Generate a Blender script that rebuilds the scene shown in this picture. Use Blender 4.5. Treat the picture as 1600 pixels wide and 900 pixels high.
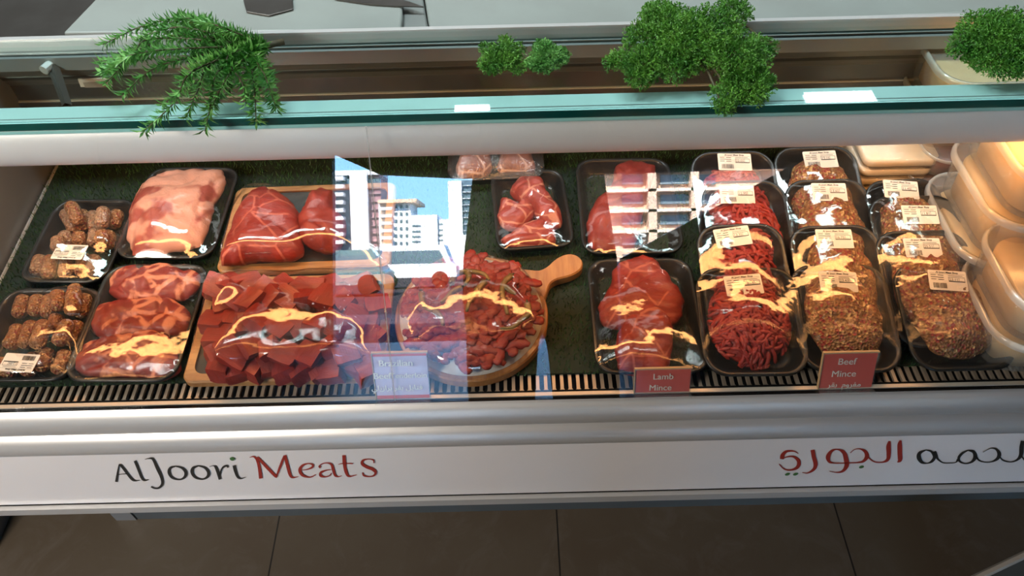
import bpy, math, random
import numpy as np
from mathutils import Vector, Matrix, noise
random.seed(7); rng = np.random.default_rng(7)
for _o in list(bpy.data.objects): bpy.data.objects.remove(_o)
SC = bpy.context.scene; COL = SC.collection
pi = math.pi
# ------------------------------------------------------------------ camera
TH, PS, RO, FPX = math.radians(49.7), math.radians(-.22), math.radians(-1.54), 1200.
CAM = Vector((0, 0, 1.53))
cf = Vector((math.sin(PS)*math.cos(TH), math.cos(PS)*math.cos(TH), -math.sin(TH)))
cr = Vector((math.cos(PS), -math.sin(PS), 0)); cu = cr.cross(cf)
cr, cu = math.cos(RO)*cr + math.sin(RO)*cu, -math.sin(RO)*cr + math.cos(RO)*cu
cd = bpy.data.cameras.new('camera'); cam = bpy.data.objects.new('camera', cd); COL.objects.link(cam)
cd.sensor_width = 36; cd.lens = 36*FPX/1600; cd.clip_start = .01; cd.clip_end = 2000
cam.matrix_world = Matrix.Translation(CAM) @ Matrix((cr, cu, -cf)).transposed().to_4x4()
SC.camera = cam
# ------------------------------------------------------------------ render look
SC.view_settings.view_transform = 'Standard'; SC.view_settings.look = 'None'
SC.view_settings.exposure = 0; SC.view_settings.gamma = 1; SC.view_settings.use_curve_mapping = False
SC.cycles.max_bounces = 10; SC.cycles.transparent_max_bounces = 24; SC.cycles.glossy_bounces = 5
SC.cycles.caustics_reflective = False; SC.cycles.caustics_refractive = False
SC.cycles.sample_clamp_indirect = 40
# ------------------------------------------------------------------ sky, sun, lamps
W = bpy.data.worlds.new('world'); SC.world = W; W.use_nodes = True
wn = W.node_tree.nodes; wl = W.node_tree.links
tc = wn.new('ShaderNodeTexCoord'); sep = wn.new('ShaderNodeSeparateXYZ'); rp = wn.new('ShaderNodeValToRGB')
wl.new(tc.outputs['Generated'], sep.inputs[0]); wl.new(sep.outputs['Z'], rp.inputs[0]); wl.new(rp.outputs[0], wn['Background'].inputs[0])
rp.color_ramp.elements[0].color = (.30, .62, .95, 1); rp.color_ramp.elements[0].position = 0
rp.color_ramp.elements[1].color = (.16, .42, .95, 1); rp.color_ramp.elements[1].position = .5
wn['Background'].inputs[1].default_value = 11
def lamp(name, kind, loc, energy, color=(1, 1, 1), size=(1, 1), rot=(0, 0, 0), parent=None):
    l = bpy.data.lights.new(name, kind); l.energy = energy; l.color = color
    if kind == 'AREA': l.shape = 'RECTANGLE'; l.size, l.size_y = size
    if kind == 'SUN': l.angle = math.radians(.6)
    o = bpy.data.objects.new(name, l); COL.objects.link(o); o.location = loc; o.rotation_euler = rot
    if parent: o.parent = parent
    return o
lamp('sun', 'SUN', (0, 0, 30), 58, (1, .93, .84), rot=(math.radians(48), 0, math.radians(200)))
# light of the shop's ceiling fixtures, plus an added fill lamp at the left
CEIL = 2.9
lamp('ceiling_panel_light', 'AREA', (-2.2, -1.1, CEIL-.03), 12, (1, .91, .82), (1.2, .6))
lamp('added_fill_light', 'AREA', (-1.35, -.5, 1.85), 33, (1, .89, .78), (.4, .4), rot=(math.radians(28), 0, math.radians(-25)))  # added unseen lamp behind the viewer, brightens the left of the fascia
lamp('ceiling_panel_light', 'AREA', (-.9, 1.15, CEIL-.03), 44, (.86, .97, 1), (1.2, .3))
lamp('ceiling_panel_light', 'AREA', (.9, 1.15, CEIL-.03), 26, (.86, .97, 1), (1.2, .3))
lamp('ceiling_panel_light', 'AREA', (0, 2.2, CEIL-.03), 5, (.95, 1, .98), (2.4, .3))
# ------------------------------------------------------------------ pixel helpers (photo pixel -> a point of the place)
def ray(u, v): return (cf*FPX + cr*(u-800) + cu*(450-v)).normalized()
def hit(u, v, p0, n):
    d = ray(u, v); return CAM + d*((Vector(p0)-CAM).dot(n)/d.dot(n))
def PZ(u, v, z): return hit(u, v, (0, 0, z), Vector((0, 0, 1)))
def PY(u, v, y): return hit(u, v, (0, y, 0), Vector((0, 1, 0)))
DS = .052
DN = Vector((0, -DS, 1)).normalized()
def deckz(y): return .775 + DS*(y-.5)
def DK(u, v, h=0): return hit(u, v, (0, .5, .775+h), DN)
GP = Vector((0, .470, .78)); GN = Vector((0, -1, .445)).normalized()
def RF(u, v, y):     # what the front glass mirrors: point at depth y behind the viewer
    d = ray(u, v); p = hit(u, v, GP, GN); q = d - GN*(2*d.dot(GN)); return p + q*((y-p.y)/q.y)
# ------------------------------------------------------------------ materials
MATS = {}
def nt(name):
    m = bpy.data.materials.new(name); m.use_nodes = True; MATS[name] = m
    return m, m.node_tree.nodes, m.node_tree.links, m.node_tree.nodes['Principled BSDF']
def c4(c): return (*c, 1)
def tex(n, l, scale, detail=4, rough=.55, stretch=None, dist=0):
    t = n.new('ShaderNodeTexCoord'); mp = n.new('ShaderNodeMapping'); x = n.new('ShaderNodeTexNoise')
    l.new(t.outputs['Object'], mp.inputs[0]); l.new(mp.outputs[0], x.inputs['Vector'])
    if stretch: mp.inputs['Scale'].default_value = stretch
    x.inputs['Scale'].default_value = scale; x.inputs['Detail'].default_value = detail
    x.inputs['Roughness'].default_value = rough; x.inputs['Distortion'].default_value = dist
    return x
def mixc(n, l, fac, a, b):
    m = n.new('ShaderNodeMix'); m.data_type = 'RGBA'
    if hasattr(fac, 'is_linked'): l.new(fac, m.inputs[0])
    else: m.inputs[0].default_value = fac
    for k, s in ((6, a), (7, b)):
        if hasattr(s, 'is_linked'): l.new(s, m.inputs[k])
        else: m.inputs[k].default_value = c4(s)
    return m.outputs[2]
def ramp(n, l, src, p0, p1, inv=False):
    r = n.new('ShaderNodeMapRange'); l.new(src, r.inputs[0]); r.inputs[1].default_value = p0; r.inputs[2].default_value = p1
    if inv: r.inputs[3].default_value = 1; r.inputs[4].default_value = 0
    return r.outputs[0]
def bump(n, l, b, src, strength, dist=.002):
    k = n.new('ShaderNodeBump'); k.inputs['Strength'].default_value = strength; k.inputs['Distance'].default_value = dist
    l.new(src, k.inputs['Height']); l.new(k.outputs[0], b.inputs['Normal']); return k
def mat(name, col, rough=.5, metal=0, col2=None, ns=20, lo=.35, hi=.65, bs=None, bstr=.3, bd=.002, coat=0, stretch=None, spec=None, emit=None, aniso=0):
    m, n, l, b = nt(name)
    b.inputs['Base Color'].default_value = c4(col); b.inputs['Roughness'].default_value = rough; b.inputs['Metallic'].default_value = metal
    b.inputs['Coat Weight'].default_value = coat; b.inputs['Coat Roughness'].default_value = .15
    if spec is not None: b.inputs['Specular IOR Level'].default_value = spec
    x = tex(n, l, ns, stretch=stretch)
    l.new(mixc(n, l, ramp(n, l, x.outputs[0], lo, hi), col, col2 or tuple(c*.9 for c in col)), b.inputs['Base Color'])
    if bs: bump(n, l, b, tex(n, l, bs, stretch=stretch).outputs[0], bstr, bd)
    if emit: b.inputs['Emission Color'].default_value = c4(emit[0]); b.inputs['Emission Strength'].default_value = emit[1]
    return m
def thin(name, f0, tint=(1, 1, 1), rough=0., bs=None, bstr=.3, bd=.001, haze=0, haze_col=(1, 1, 1), stretch=None):
    """thin clear sheet: straight-through light plus a Schlick surface reflection"""
    m, n, l, b = nt(name); n.remove(b); out = n['Material Output']
    tr = n.new('ShaderNodeBsdfTransparent'); tr.inputs[0].default_value = c4(tint)
    gl = n.new('ShaderNodeBsdfGlossy'); gl.inputs['Roughness'].default_value = rough
    g = n.new('ShaderNodeNewGeometry'); dt = n.new('ShaderNodeVectorMath'); dt.operation = 'DOT_PRODUCT'
    l.new(g.outputs['Incoming'], dt.inputs[0]); l.new(g.outputs['Normal'], dt.inputs[1])
    if bs:
        k = n.new('ShaderNodeBump'); k.inputs['Strength'].default_value = bstr; k.inputs['Distance'].default_value = bd
        l.new(tex(n, l, bs, 3, stretch=stretch).outputs[0], k.inputs['Height']); l.new(k.outputs[0], gl.inputs['Normal']); l.new(k.outputs[0], dt.inputs[1])
    def mt(op, a, v=None, s=None):
        q = n.new('ShaderNodeMath'); q.operation = op; l.new(a, q.inputs[0])
        if v is not None: q.inputs[1].default_value = v
        if s is not None: l.new(s, q.inputs[1])
        return q.outputs[0]
    a = mt('ABSOLUTE', dt.outputs['Value']); q = n.new('ShaderNodeMath'); q.operation = 'SUBTRACT'; q.inputs[0].default_value = 1; l.new(a, q.inputs[1]); q.use_clamp = True
    F = mt('ADD', mt('MULTIPLY', mt('POWER', q.outputs[0], 5), 1-f0), f0)
    mx = n.new('ShaderNodeMixShader'); l.new(F, mx.inputs[0]); l.new(tr.outputs[0], mx.inputs[1]); l.new(gl.outputs[0], mx.inputs[2])
    last = mx.outputs[0]
    if haze:
        df = n.new('ShaderNodeBsdfDiffuse'); df.inputs[0].default_value = c4(haze_col); m2 = n.new('ShaderNodeMixShader'); m2.inputs[0].default_value = haze
        l.new(last, m2.inputs[1]); l.new(df.outputs[0], m2.inputs[2]); last = m2.outputs[0]
    l.new(last, out.inputs[0]); return m
def meat(name, c1, c2, fat=(.75, .42, .34), fat_amt=.0, fs=26, fibre=(1, 1, 1), rough=.38, patch=0):
    m, n, l, b = nt(name)
    x = tex(n, l, 45, 6, .65, stretch=fibre); col = mixc(n, l, ramp(n, l, x.outputs[0], .32, .68), c1, c2)
    if fat_amt:
        t = n.new('ShaderNodeTexCoord'); nz = n.new('ShaderNodeTexNoise'); nz.inputs['Scale'].default_value = fs*.7; nz.inputs['Detail'].default_value = 3
        l.new(t.outputs['Object'], nz.inputs['Vector'])
        ad = n.new('ShaderNodeMix'); ad.data_type = 'VECTOR'; ad.inputs[0].default_value = .014
        l.new(t.outputs['Object'], ad.inputs[4]); l.new(nz.outputs['Color'], ad.inputs[5])
        v = n.new('ShaderNodeTexVoronoi'); v.feature = 'DISTANCE_TO_EDGE'; v.inputs['Scale'].default_value = fs; l.new(ad.outputs[1], v.inputs['Vector'])
        big = tex(n, l, fs*.8, 3); th = n.new('ShaderNodeMath'); th.operation = 'MULTIPLY'; l.new(ramp(n, l, v.outputs['Distance'], fat_amt*.5, fat_amt, True), th.inputs[0]); l.new(ramp(n, l, big.outputs[0], .42, .47), th.inputs[1])
        col = mixc(n, l, th.outputs[0], col, fat)
    if patch:
        pz = tex(n, l, patch, 3); col = mixc(n, l, ramp(n, l, pz.outputs[0], .52, .60), col, fat)
    l.new(col, b.inputs['Base Color']); b.inputs['Roughness'].default_value = rough
    b.inputs['Coat Weight'].default_value = .18; b.inputs['Coat Roughness'].default_value = .2
    b.inputs['Subsurface Weight'].default_value = 0
    bump(n, l, b, tex(n, l, 110, 7, .68, stretch=fibre).outputs[0], .75, .003)
    return m
M_red = meat('beef_red', (.19, .014, .008), (.31, .035, .018), fibre=(1, 1, 1))
M_lean = meat('beef_lean', (.21, .013, .007), (.31, .027, .013), (.45, .10, .06), .03, 18, fibre=(.5, 1.4, 1))
M_cube = meat('beef_cube', (.20, .010, .006), (.33, .028, .014), (.5, .16, .10), 0, 40, fibre=(.5, 2, 1))
M_steak = meat('steak_marbled', (.19, .012, .006), (.28, .024, .012), (.64, .22, .12), .12, 34, fibre=(1, 1, 1))
M_pork = meat('slab_fatty', (.30, .035, .022), (.42, .10, .06), (.66, .30, .20), .30, 20, patch=26)
M_mince = meat('mince_red', (.27, .012, .008), (.42, .035, .022), (.8, .35, .28), 0, 80)
M_straw = meat('tenderloin_pale', (.27, .028, .018), (.38, .06, .04), (.55, .22, .15), .05, 30)
def speckle(name, a, b_, c_, d_, s=260):
    m, n, l, b = nt(name)
    v = n.new('ShaderNodeTexVoronoi'); v.inputs['Scale'].default_value = s; t = n.new('ShaderNodeTexCoord'); l.new(t.outputs['Object'], v.inputs['Vector'])
    sp = n.new('ShaderNodeSeparateColor'); l.new(v.outputs['Color'], sp.inputs[0])
    col = mixc(n, l, ramp(n, l, sp.outputs[0], .0, 1), a, b_)
    col = mixc(n, l, ramp(n, l, sp.outputs[1], .80, .86), col, c_)
    col = mixc(n, l, ramp(n, l, sp.outputs[2], .86, .90), col, d_)
    l.new(col, b.inputs['Base Color']); b.inputs['Roughness'].default_value = .45; b.inputs['Coat Weight'].default_value = .2
    bump(n, l, b, v.outputs['Distance'], .9, .003)
    return m
M_spice = speckle('mince_spiced', (.17, .066, .018), (.36, .165, .05), (.28, .03, .02), (.58, .36, .14), 330)
M_saus = speckle('sausage_meat', (.24, .095, .03), (.37, .165, .06), (.26, .04, .02), (.52, .32, .14), 330)
M_saus_pale = speckle('sausage_pale', (.27, .14, .07), (.38, .21, .11), (.28, .10, .06), (.48, .33, .19), 330)
M_tray = mat('black_foam', (.007, .008, .008), .35, spec=.35, col2=(.011, .012, .011), ns=90, bs=300, bstr=.15, bd=.0005, coat=.2)
M_film = thin('stretch_film', .085, rough=.075, bs=24, bstr=.28, bd=.004, haze=.006)
M_filmw = thin('stretch_film_wrinkled', .08, rough=.06, bs=60, bstr=.6, bd=.005, haze=.03, stretch=(1, 3, 1))
M_glass = thin('front_glass', .082, (.985, .995, .99))
M_topglass = thin('top_glass', .05, (.87, .975, .965))
M_gedge = mat('glass_cut_edge', (.0, .05, .045), .12, col2=(.005, .08, .07), ns=8, coat=.6)
M_gedge2 = mat('glass_bright_edge', (.30, .66, .64), .2, ns=8, coat=.4)
M_steel = mat('brushed_steel', (.36, .33, .30), .42, .85, (.29, .27, .245), 14, stretch=(1, 30, 30), bs=60, bstr=.05)
M_steel_d = mat('dark_steel', (.16, .15, .14), .4, .8, (.12, .11, .10), 10)
M_steel_l = mat('pale_steel_ledge', (.60, .53, .44), .4, .15, (.55, .48, .40), 12, stretch=(1, 20, 20))
M_grille = mat('grille_metal', (.42, .34, .26), .4, .3, (.38, .31, .24), 12)
M_alu = mat('satin_aluminium', (.60, .60, .59), .42, .55, (.56, .56, .55), 6, stretch=(1, 20, 20))
M_alu_g = mat('grey_aluminium_trim', (.30, .31, .31), .4, .5, ns=6)
M_canopy = mat('canopy_shell', (.93, .94, .95), .4, .1, (.90, .91, .92), 5)
M_canopy_t = mat('canopy_top', (.62, .74, .73), .3, .2, (.58, .70, .69), 5)
M_sign = mat('white_laminate', (.78, .76, .75), .3, 0, (.75, .73, .72), 5, coat=.2)
M_plinth = mat('plinth_grey', (.10, .115, .115), .45, .1, (.085, .095, .095), 5)
M_black = mat('black_gap', (.004, .004, .004), .8, spec=.05)
M_ink = mat('black_lettering', (.012, .012, .010), .5)
M_redink = mat('red_lettering', (.33, .022, .012), .5)
M_greenink = mat('green_dots', (.05, .16, .04), .5)
M_wood = mat('pale_wood', (.50, .26, .09), .4, 0, (.34, .15, .045), 22, .35, .7, bs=60, bstr=.1, stretch=(1, 9, 4), coat=.3)
M_woodx = mat('board_wood', (.44, .20, .06), .4, 0, (.30, .12, .035), 22, .35, .7, stretch=(7, 1, 4), coat=.3)
M_slate = mat('slate', (.022, .026, .024), .5, 0, (.035, .04, .037), 30, bs=90, bstr=.3)
M_grass = mat('artificial_turf', (.018, .065, .014), .6, 0, (.035, .12, .028), 30)
M_grassb = mat('turf_backing', (.005, .016, .005), .8)
M_floor = None
M_white_pl = mat('white_board_plastic', (.27, .30, .28), .4, 0, (.24, .26, .24), 7, .4, .7)
M_board_stain = mat('board_stain', (.42, .16, .12), .5)
M_label = mat('label_paper', (.80, .74, .64), .5, 0, (.78, .72, .62), 20)
M_cardred = mat('card_red', (.76, .10, .065), .4, 0, (.72, .09, .06), 20)
M_cardwash = mat('card_reflected_wash', (.80, .70, .97), .35, 0, (.79, .69, .96), 20)  # lavender is a bright reflection washing over the card, put into its colour
M_cardtext = mat('card_text', (.80, .74, .66), .5)
M_cardtextw = mat('card_text_white', (1, 1, 1), .4, col2=(.98, .99, .98))
M_acryl = thin('acrylic_holder', .05, (.985, .99, .99), haze=.02)
M_tub = thin('tub_plastic', .06, (.93, .92, .90), rough=.10, haze=.13, haze_col=(.95, .92, .86))
M_rim = thin('tub_rim', .07, (.9, .9, .88), rough=.12, haze=.28, haze_col=(.95, .92, .86))
M_cream = mat('cream_spread', (.86, .60, .30), .5, 0, (.76, .50, .22), 22, bs=40, bstr=.3, bd=.003, coat=.2)
M_cheese = mat('pale_slices', (.92, .76, .54), .45, 0, (.86, .68, .44), 14)
M_sauce = mat('dark_red_sauce', (.12, .015, .008), .3, 0, (.22, .03, .012), 40, coat=.4)
M_leafA = mat('rosemary_leaf', (.05, .22, .03), .45, 0, (.17, .42, .10), 60)
M_leafB = mat('moss_leaf', (.035, .17, .012), .5, 0, (.13, .34, .04), 50)
M_leafC = mat('moss_leaf_right', (.03, .16, .012), .5, 0, (.11, .32, .035), 50)
M_twig = mat('twig_brown', (.05, .045, .02), .6, 0, (.10, .08, .04), 80)
M_chili = mat('cooked_chilli', (.10, .085, .02), .35, 0, (.24, .15, .04), 60, coat=.4)
M_herb = mat('herb_dark', (.04, .05, .015), .5)
M_skin = mat('skin', (.55, .32, .22), .5); M_cloth = mat('dark_shirt', (.012, .013, .014), .85); M_trouser = mat('dark_trousers', (.012, .013, .02), .85)
M_hair = mat('dark_hair', (.01, .008, .006), .6); M_phone = mat('phone_black', (.01, .01, .012), .3)
# ------------------------------------------------------------------ mesh builder
class MB:
    def __init__(s): s.v = []; s.f = []
    def add(s, vs, fs):
        o = len(s.v); s.v += [tuple(p) for p in vs]; s.f += [tuple(i+o for i in q) for q in fs]
    def box(s, a, b):
        x0, y0, z0 = a; x1, y1, z1 = b
        s.add([(x0, y0, z0), (x1, y0, z0), (x1, y1, z0), (x0, y1, z0), (x0, y0, z1), (x1, y0, z1), (x1, y1, z1), (x0, y1, z1)],
              [(3, 2, 1, 0), (4, 5, 6, 7), (0, 1, 5, 4), (1, 2, 6, 5), (2, 3, 7, 6), (3, 0, 4, 7)])
    def loft(s, rings, cap0=True, cap1=True, closed=True):
        n = len(rings[0]); o = len(s.v)
        for r in rings: s.v += [tuple(p) for p in r]
        for i in range(len(rings)-1):
            for k in range(n if closed else n-1):
                j = (k+1) % n; s.f.append((o+i*n+k, o+i*n+j, o+(i+1)*n+j, o+(i+1)*n+k))
        if cap0: s.f.append(tuple(o+k for k in reversed(range(n))))
        if cap1: s.f.append(tuple(o+(len(rings)-1)*n+k for k in range(n)))
    def prism(s, poly, vec):
        vec = Vector(vec); s.loft([[Vector(p) for p in poly], [Vector(p)+vec for p in poly]])
    def tube(s, pts, rad, n=7, flat=1):
        pts = [Vector(p) for p in pts]
        if not hasattr(rad, '__len__'): rad = [rad]*len(pts)
        up = Vector((0, 0, 1)); rings = []
        for i, p in enumerate(pts):
            t = (pts[min(i+1, len(pts)-1)]-pts[max(i-1, 0)]).normalized()
            a = t.cross(up); a = a.normalized() if a.length > .05 else t.cross(Vector((1, 0, 0))).normalized(); b = a.cross(t)
            rings.append([p + a*math.cos(2*pi*k/n)*rad[i] + b*math.sin(2*pi*k/n)*rad[i]*flat for k in range(n)])
        s.loft(rings)
    def build(s, name, m, parent=None, smooth=False, origin=None):
        me = bpy.data.meshes.new(name); v = s.v
        if origin is not None: v = [tuple(Vector(p)-Vector(origin)) for p in v]
        me.from_pydata(v, [], s.f); me.materials.append(m)
        if smooth: me.polygons.foreach_set('use_smooth', [True]*len(me.polygons))
        me.update(); o = bpy.data.objects.new(name, me); COL.objects.link(o)
        if parent: o.parent = parent
        if origin is not None: o.location = origin
        return o
def tag(o, label, cat, group=None, kind=None):
    o['label'] = label; o['category'] = cat
    if group: o['group'] = group
    if kind: o['kind'] = kind
    return o
def empty(name, label, cat, loc=(0, 0, 0), group=None, mtx=None):
    o = bpy.data.objects.new(name, None); COL.objects.link(o); o.empty_display_size = .02
    if mtx is not None: o.matrix_world = mtx
    else: o.location = loc
    return tag(o, label, cat, group)
def struct(o): o['kind'] = 'structure'; return o
def catmull(pts, k=8):
    P = [np.array(p, float) for p in pts]; P = [2*P[0]-P[1]] + P + [2*P[-1]-P[-2]]; out = []
    for i in range(1, len(P)-2):
        for j in range(k):
            t = j/k; a, b, c, d = P[i-1:i+3]
            out.append(.5*((2*b)+(c-a)*t+(2*a-5*b+4*c-d)*t*t+(3*b-a-3*c+d)*t**3))
    out.append(P[-2]); return out
def bevel(o, w, seg=2):
    md = o.modifiers.new('bevel', 'BEVEL'); md.width = w; md.segments = seg; md.limit_method = 'ANGLE'; return o
def boxo(name, a, b, m, parent=None, bv=0):
    q = MB(); q.box(a, b); o = q.build(name, m, parent)
    if bv: bevel(o, bv)
    return o
def text_mesh(body, size, align='CENTER', bold=0.):
    c = bpy.data.curves.new('text', 'FONT'); c.body = body; c.size = size; c.align_x = align; c.offset = bold; c.resolution_u = 3
    o = bpy.data.objects.new('text', c); COL.objects.link(o); bpy.context.view_layer.update()
    me = bpy.data.meshes.new_from_object(o.evaluated_get(bpy.context.evaluated_depsgraph_get()))
    vs = [tuple(v.co) for v in me.vertices]; fs = [tuple(p.vertices) for p in me.polygons]
    bpy.data.objects.remove(o); bpy.data.meshes.remove(me); return vs, fs
# ================================================================== SETTING
m, n, l, b = nt('floor_tile'); t = n.new('ShaderNodeTexCoord'); br = n.new('ShaderNodeTexBrick'); mp = n.new('ShaderNodeMapping')
l.new(t.outputs['Object'], mp.inputs[0]); l.new(mp.outputs[0], br.inputs['Vector']); mp.inputs['Location'].default_value = (.503, .35, 0)
br.offset = 0; br.inputs['Scale'].default_value = 1; br.inputs['Brick Width'].default_value = .581; br.inputs['Row Height'].default_value = .6; br.inputs['Mortar Size'].default_value = .0017
xa = tex(n, l, 3.2, 6, .6); xb = tex(n, l, 9, 8, .7, dist=1.5)
tc1 = mixc(n, l, ramp(n, l, xa.outputs[0], .3, .7), (.082, .060, .040), (.105, .086, .062)); tc2 = mixc(n, l, ramp(n, l, xb.outputs[0], .5, .75), tc1, (.12, .10, .08))
l.new(mixc(n, l, br.outputs['Fac'], tc2, (.015, .012, .01)), b.inputs['Base Color']); b.inputs['Roughness'].default_value = .42
M_floor = m
M_wall = mat('shop_wall', (.20, .18, .16), .8); M_ceil = mat('shop_ceiling', (.33, .32, .31), .8)
def wall(name, a, b, m=None): return struct(boxo(name, a, b, m or M_wall))
wall('floor', (-5, -8.2, -.1), (5, 5.5, 0), M_floor)
wall('ceiling', (-5, -8.2, CEIL), (5, 5.5, CEIL+.1), M_ceil)
wall('wall_left', (-5.1, -8.2, 0), (-5, 5.5, CEIL)); wall('wall_right', (5, -8.2, 0), (5.1, 5.5, CEIL)); wall('wall_back', (-5, 5.4, 0), (5, 5.5, CEIL))
q = MB(); q.prism([(-5, -8, 0), (-2.22, -8, 0), (-2.16, -8, 2.33), (-1.6, -8, 2.07), (-.6, -8, 2.0), (3.35, -8, 2.03), (3.35, -8, 0), (5, -8, 0), (5, -8, CEIL), (-5, -8, CEIL)], (0, -.15, 0))
struct(q.build('wall_front', M_wall))
# ================================================================== DISPLAY COUNTER
X0, X1 = -1.15, 1.55
ctr = empty('display_counter', 'long refrigerated meat display counter with sloping glass front and white lettered fascia', 'display counter', (0, .5, 0))
def part(name, mb, m, smooth=False, parent=None): 
    o = mb.build(name, m, None, smooth); o.parent = parent or ctr
    if not parent: o.matrix_parent_inverse = Matrix.Translation((0, -.5, 0))
    return o
def xprof(prof, x0=X0, x1=X1):   # closed profile of (y,z) swept along x
    q = MB(); q.loft([[(x0, y, z) for y, z in prof], [(x1, y, z) for y, z in prof]]); return q
sp = part('fascia_panel', xprof([(.462, .552), (.462, .692), (.49, .692), (.49, .552)]), M_sign)
part('fascia_lower_trim', xprof([(.455, .536), (.455, .552), (.50, .552), (.50, .532), (.462, .530)]), M_alu)
part('fascia_shadow_gap', xprof([(.4615, .5515), (.4615, .5545), (.47, .5545), (.47, .5515)]), M_black)
def bulge(z0, z1, y0, y1, out, n=10):
    pr = []
    for i in range(n+1):
        a = pi*i/n; pr.append((y0+(y1-y0)*i/n - out*math.sin(a)**.6, z0+(z1-z0)*i/n))
    return pr + [(.4745, z1), (.4745, z0)]
for z0, z1, y0, y1 in ((.694, .7325, .462, .466), (.7345, .7765, .466, .473)):
    o = part('bumper_profile', xprof(bulge(z0, z1, y0, y1, .012)), M_alu, True); bevel(o, .0006)
    md = o.modifiers.new('split', 'EDGE_SPLIT'); md.split_angle = math.radians(40)
part('deck_edge_seal', xprof([(.470, .7768), (.470, .7785), (.482, .7785), (.482, .7768)]), M_black)
part('deck_edge_strip', xprof([(.4735, .7785), (.4735, .7805), (.478, .7805), (.478, .7785)]), M_steel_l)
part('plinth', xprof([(.686, 0), (.686, .17), (.74, .17), (.74, 0)], -.80), M_plinth)
q = MB(); q.box((-.845, .684, 0), (-.803, .74, .17)); part('plinth_corner_post', q, M_alu_g)
q = MB(); q.box((-1.15, .62, 0), (-1.075, .72, .17)); part('end_leg', q, M_alu_g)
part('fascia_core', xprof([(.4745, .70), (.4745, .745), (.95, .745), (.95, .532), (.50, .532), (.50, .70)]), M_plinth)
part('underside', xprof([(.50, .532), (.69, .165), (1.05, .165), (1.05, .532)]), M_plinth)
part('deck_base', xprof([(.475, .745), (.475, .7665), (.93, .79), (.93, .745)]), M_steel_d)
# air grille: comb of slots
q = MB(); ZG = .7768
q.box((X0, .474, ZG-.004), (X1, .4815, ZG)); q.box((X0, .512, ZG-.004), (X1, .530, ZG))
x = X0
while x < X1:
    q.box((x-.0019, .481, ZG-.004), (x+.0019, .513, ZG))
    q.add([(x+.0019, .4815, ZG), (x+.0045, .4815, ZG), (x+.0019, .4845, ZG)], [(0, 1, 2)]); q.add([(x-.0019, .4815, ZG), (x-.0045, .4815, ZG), (x-.0019, .4845, ZG)], [(0, 2, 1)])
    x += .0094
part('air_grille', q, M_grille); q = MB(); q.box((X0, .4755, .7668), (X1, .512, .7715)); part('grille_trough', q, M_black)
# left inner end panel, glass panes
EX = -.668
q = MB(); q.prism([(EX-.004, .478, .765), (EX-.004, .93, .79), (EX-.004, .93, .955), (EX-.004, .62, .98), (EX-.004, .545, .92)], (-.02, 0, 0)); part('end_panel', q, M_alu_g)
q = MB(); q.tube([(EX+.002, .50, .779), (EX+.002, .925, .800)], .0025, 6); part('end_panel_bead', q, M_alu)
q = MB(); q.prism([(1.50, .478, .765), (1.50, .93, .79), (1.50, .93, .955), (1.50, .62, .98), (1.50, .545, .92)], (.02, 0, 0)); part('end_panel', q, M_alu_g)
G0, G1 = Vector((0, .471, .7805)), Vector((0, .5995, 1.0695)); gt = GN*.004
def pane(x0, x1, tilt=0):
    q = MB(); a, b_ = G0.copy(), G1.copy()
    q.loft([[(x0, a.y, a.z), (x0, b_.y, b_.z), (x0, b_.y+gt.y, b_.z+gt.z), (x0, a.y+gt.y, a.z+gt.z)], [(x1, a.y, a.z), (x1, b_.y, b_.z), (x1, b_.y+gt.y, b_.z+gt.z), (x1, a.y+gt.y, a.z+gt.z)]])
    return part('front_glass', q, M_glass)
XS = PY(596, 400, .55).x
pane(X0, XS-.0008); pane(XS+.0008, X1)
q = MB(); q.box((XS-.0005, -.0012, 0), (XS+.0005, -.0008, .315)); 
o = part('glass_joint', q, thin('joint_bead', .1, haze=.35, haze_col=(.6, .62, .62))); o.rotation_euler = (-math.atan(.445), 0, 0); o.location = (0, .471, .781)
q = MB(); q.box((X0, .606, 1.0705), (X1, .752, 1.0785)); part('top_glass', q, M_topglass)
q = MB(); q.box((X0, .6035, 1.0702), (X1, .606, 1.0787)); part('top_glass_edge', q, M_gedge)
q = MB(); q.box((X0, .6030, 1.0665), (X1, .606, 1.0700)); q.box((X0, .6032, 1.0788), (X1, .6045, 1.0794)); part('glass_edge_bead', q, M_gedge2)
part('rear_glass_clip', xprof([(.750, 1.066), (.750, 1.080), (.756, 1.080), (.756, 1.066)]), M_alu)
# lamp canopy under the glass
pr = [(.618, 1.0665)]
for i in range(15):
    a = math.radians(62)-math.radians(150)*i/14; pr.append((.6265-.019*math.cos(a), 1.0395+.0275*math.sin(a)))
pr += [(.6285, 1.0065), (.6305, 1.0065), (.632, 1.018), (.668, 1.018), (.668, 1.040), (.642, 1.055), (.642, 1.0665)]
o = part('lamp_canopy', xprof(pr), M_canopy, True); md = o.modifiers.new('split', 'EDGE_SPLIT'); md.split_angle = math.radians(35)
part('canopy_top_plate', xprof([(.6087, 1.0667), (.6087, 1.0695), (.642, 1.0695), (.642, 1.0667)]), M_canopy_t)
part('canopy_top_groove', xprof([(.622, 1.0696), (.622, 1.0699), (.623, 1.0699), (.623, 1.0696)]), M_alu_g)
tube = MB(); tube.tube([(-.66, .648, 1.0125), (1.5, .648, 1.0125)], .005, 10)
M_tube = mat('warm_lamp_tube', (.9, .7, .4), .4, emit=((1, .46, .13), 4)); part('lamp_tube', tube, M_tube, True)
lamp('case_lamp', 'AREA', (.36, .648, 1.0068), 3.9, (1, .45, .15), (2.1, .026))
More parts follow.
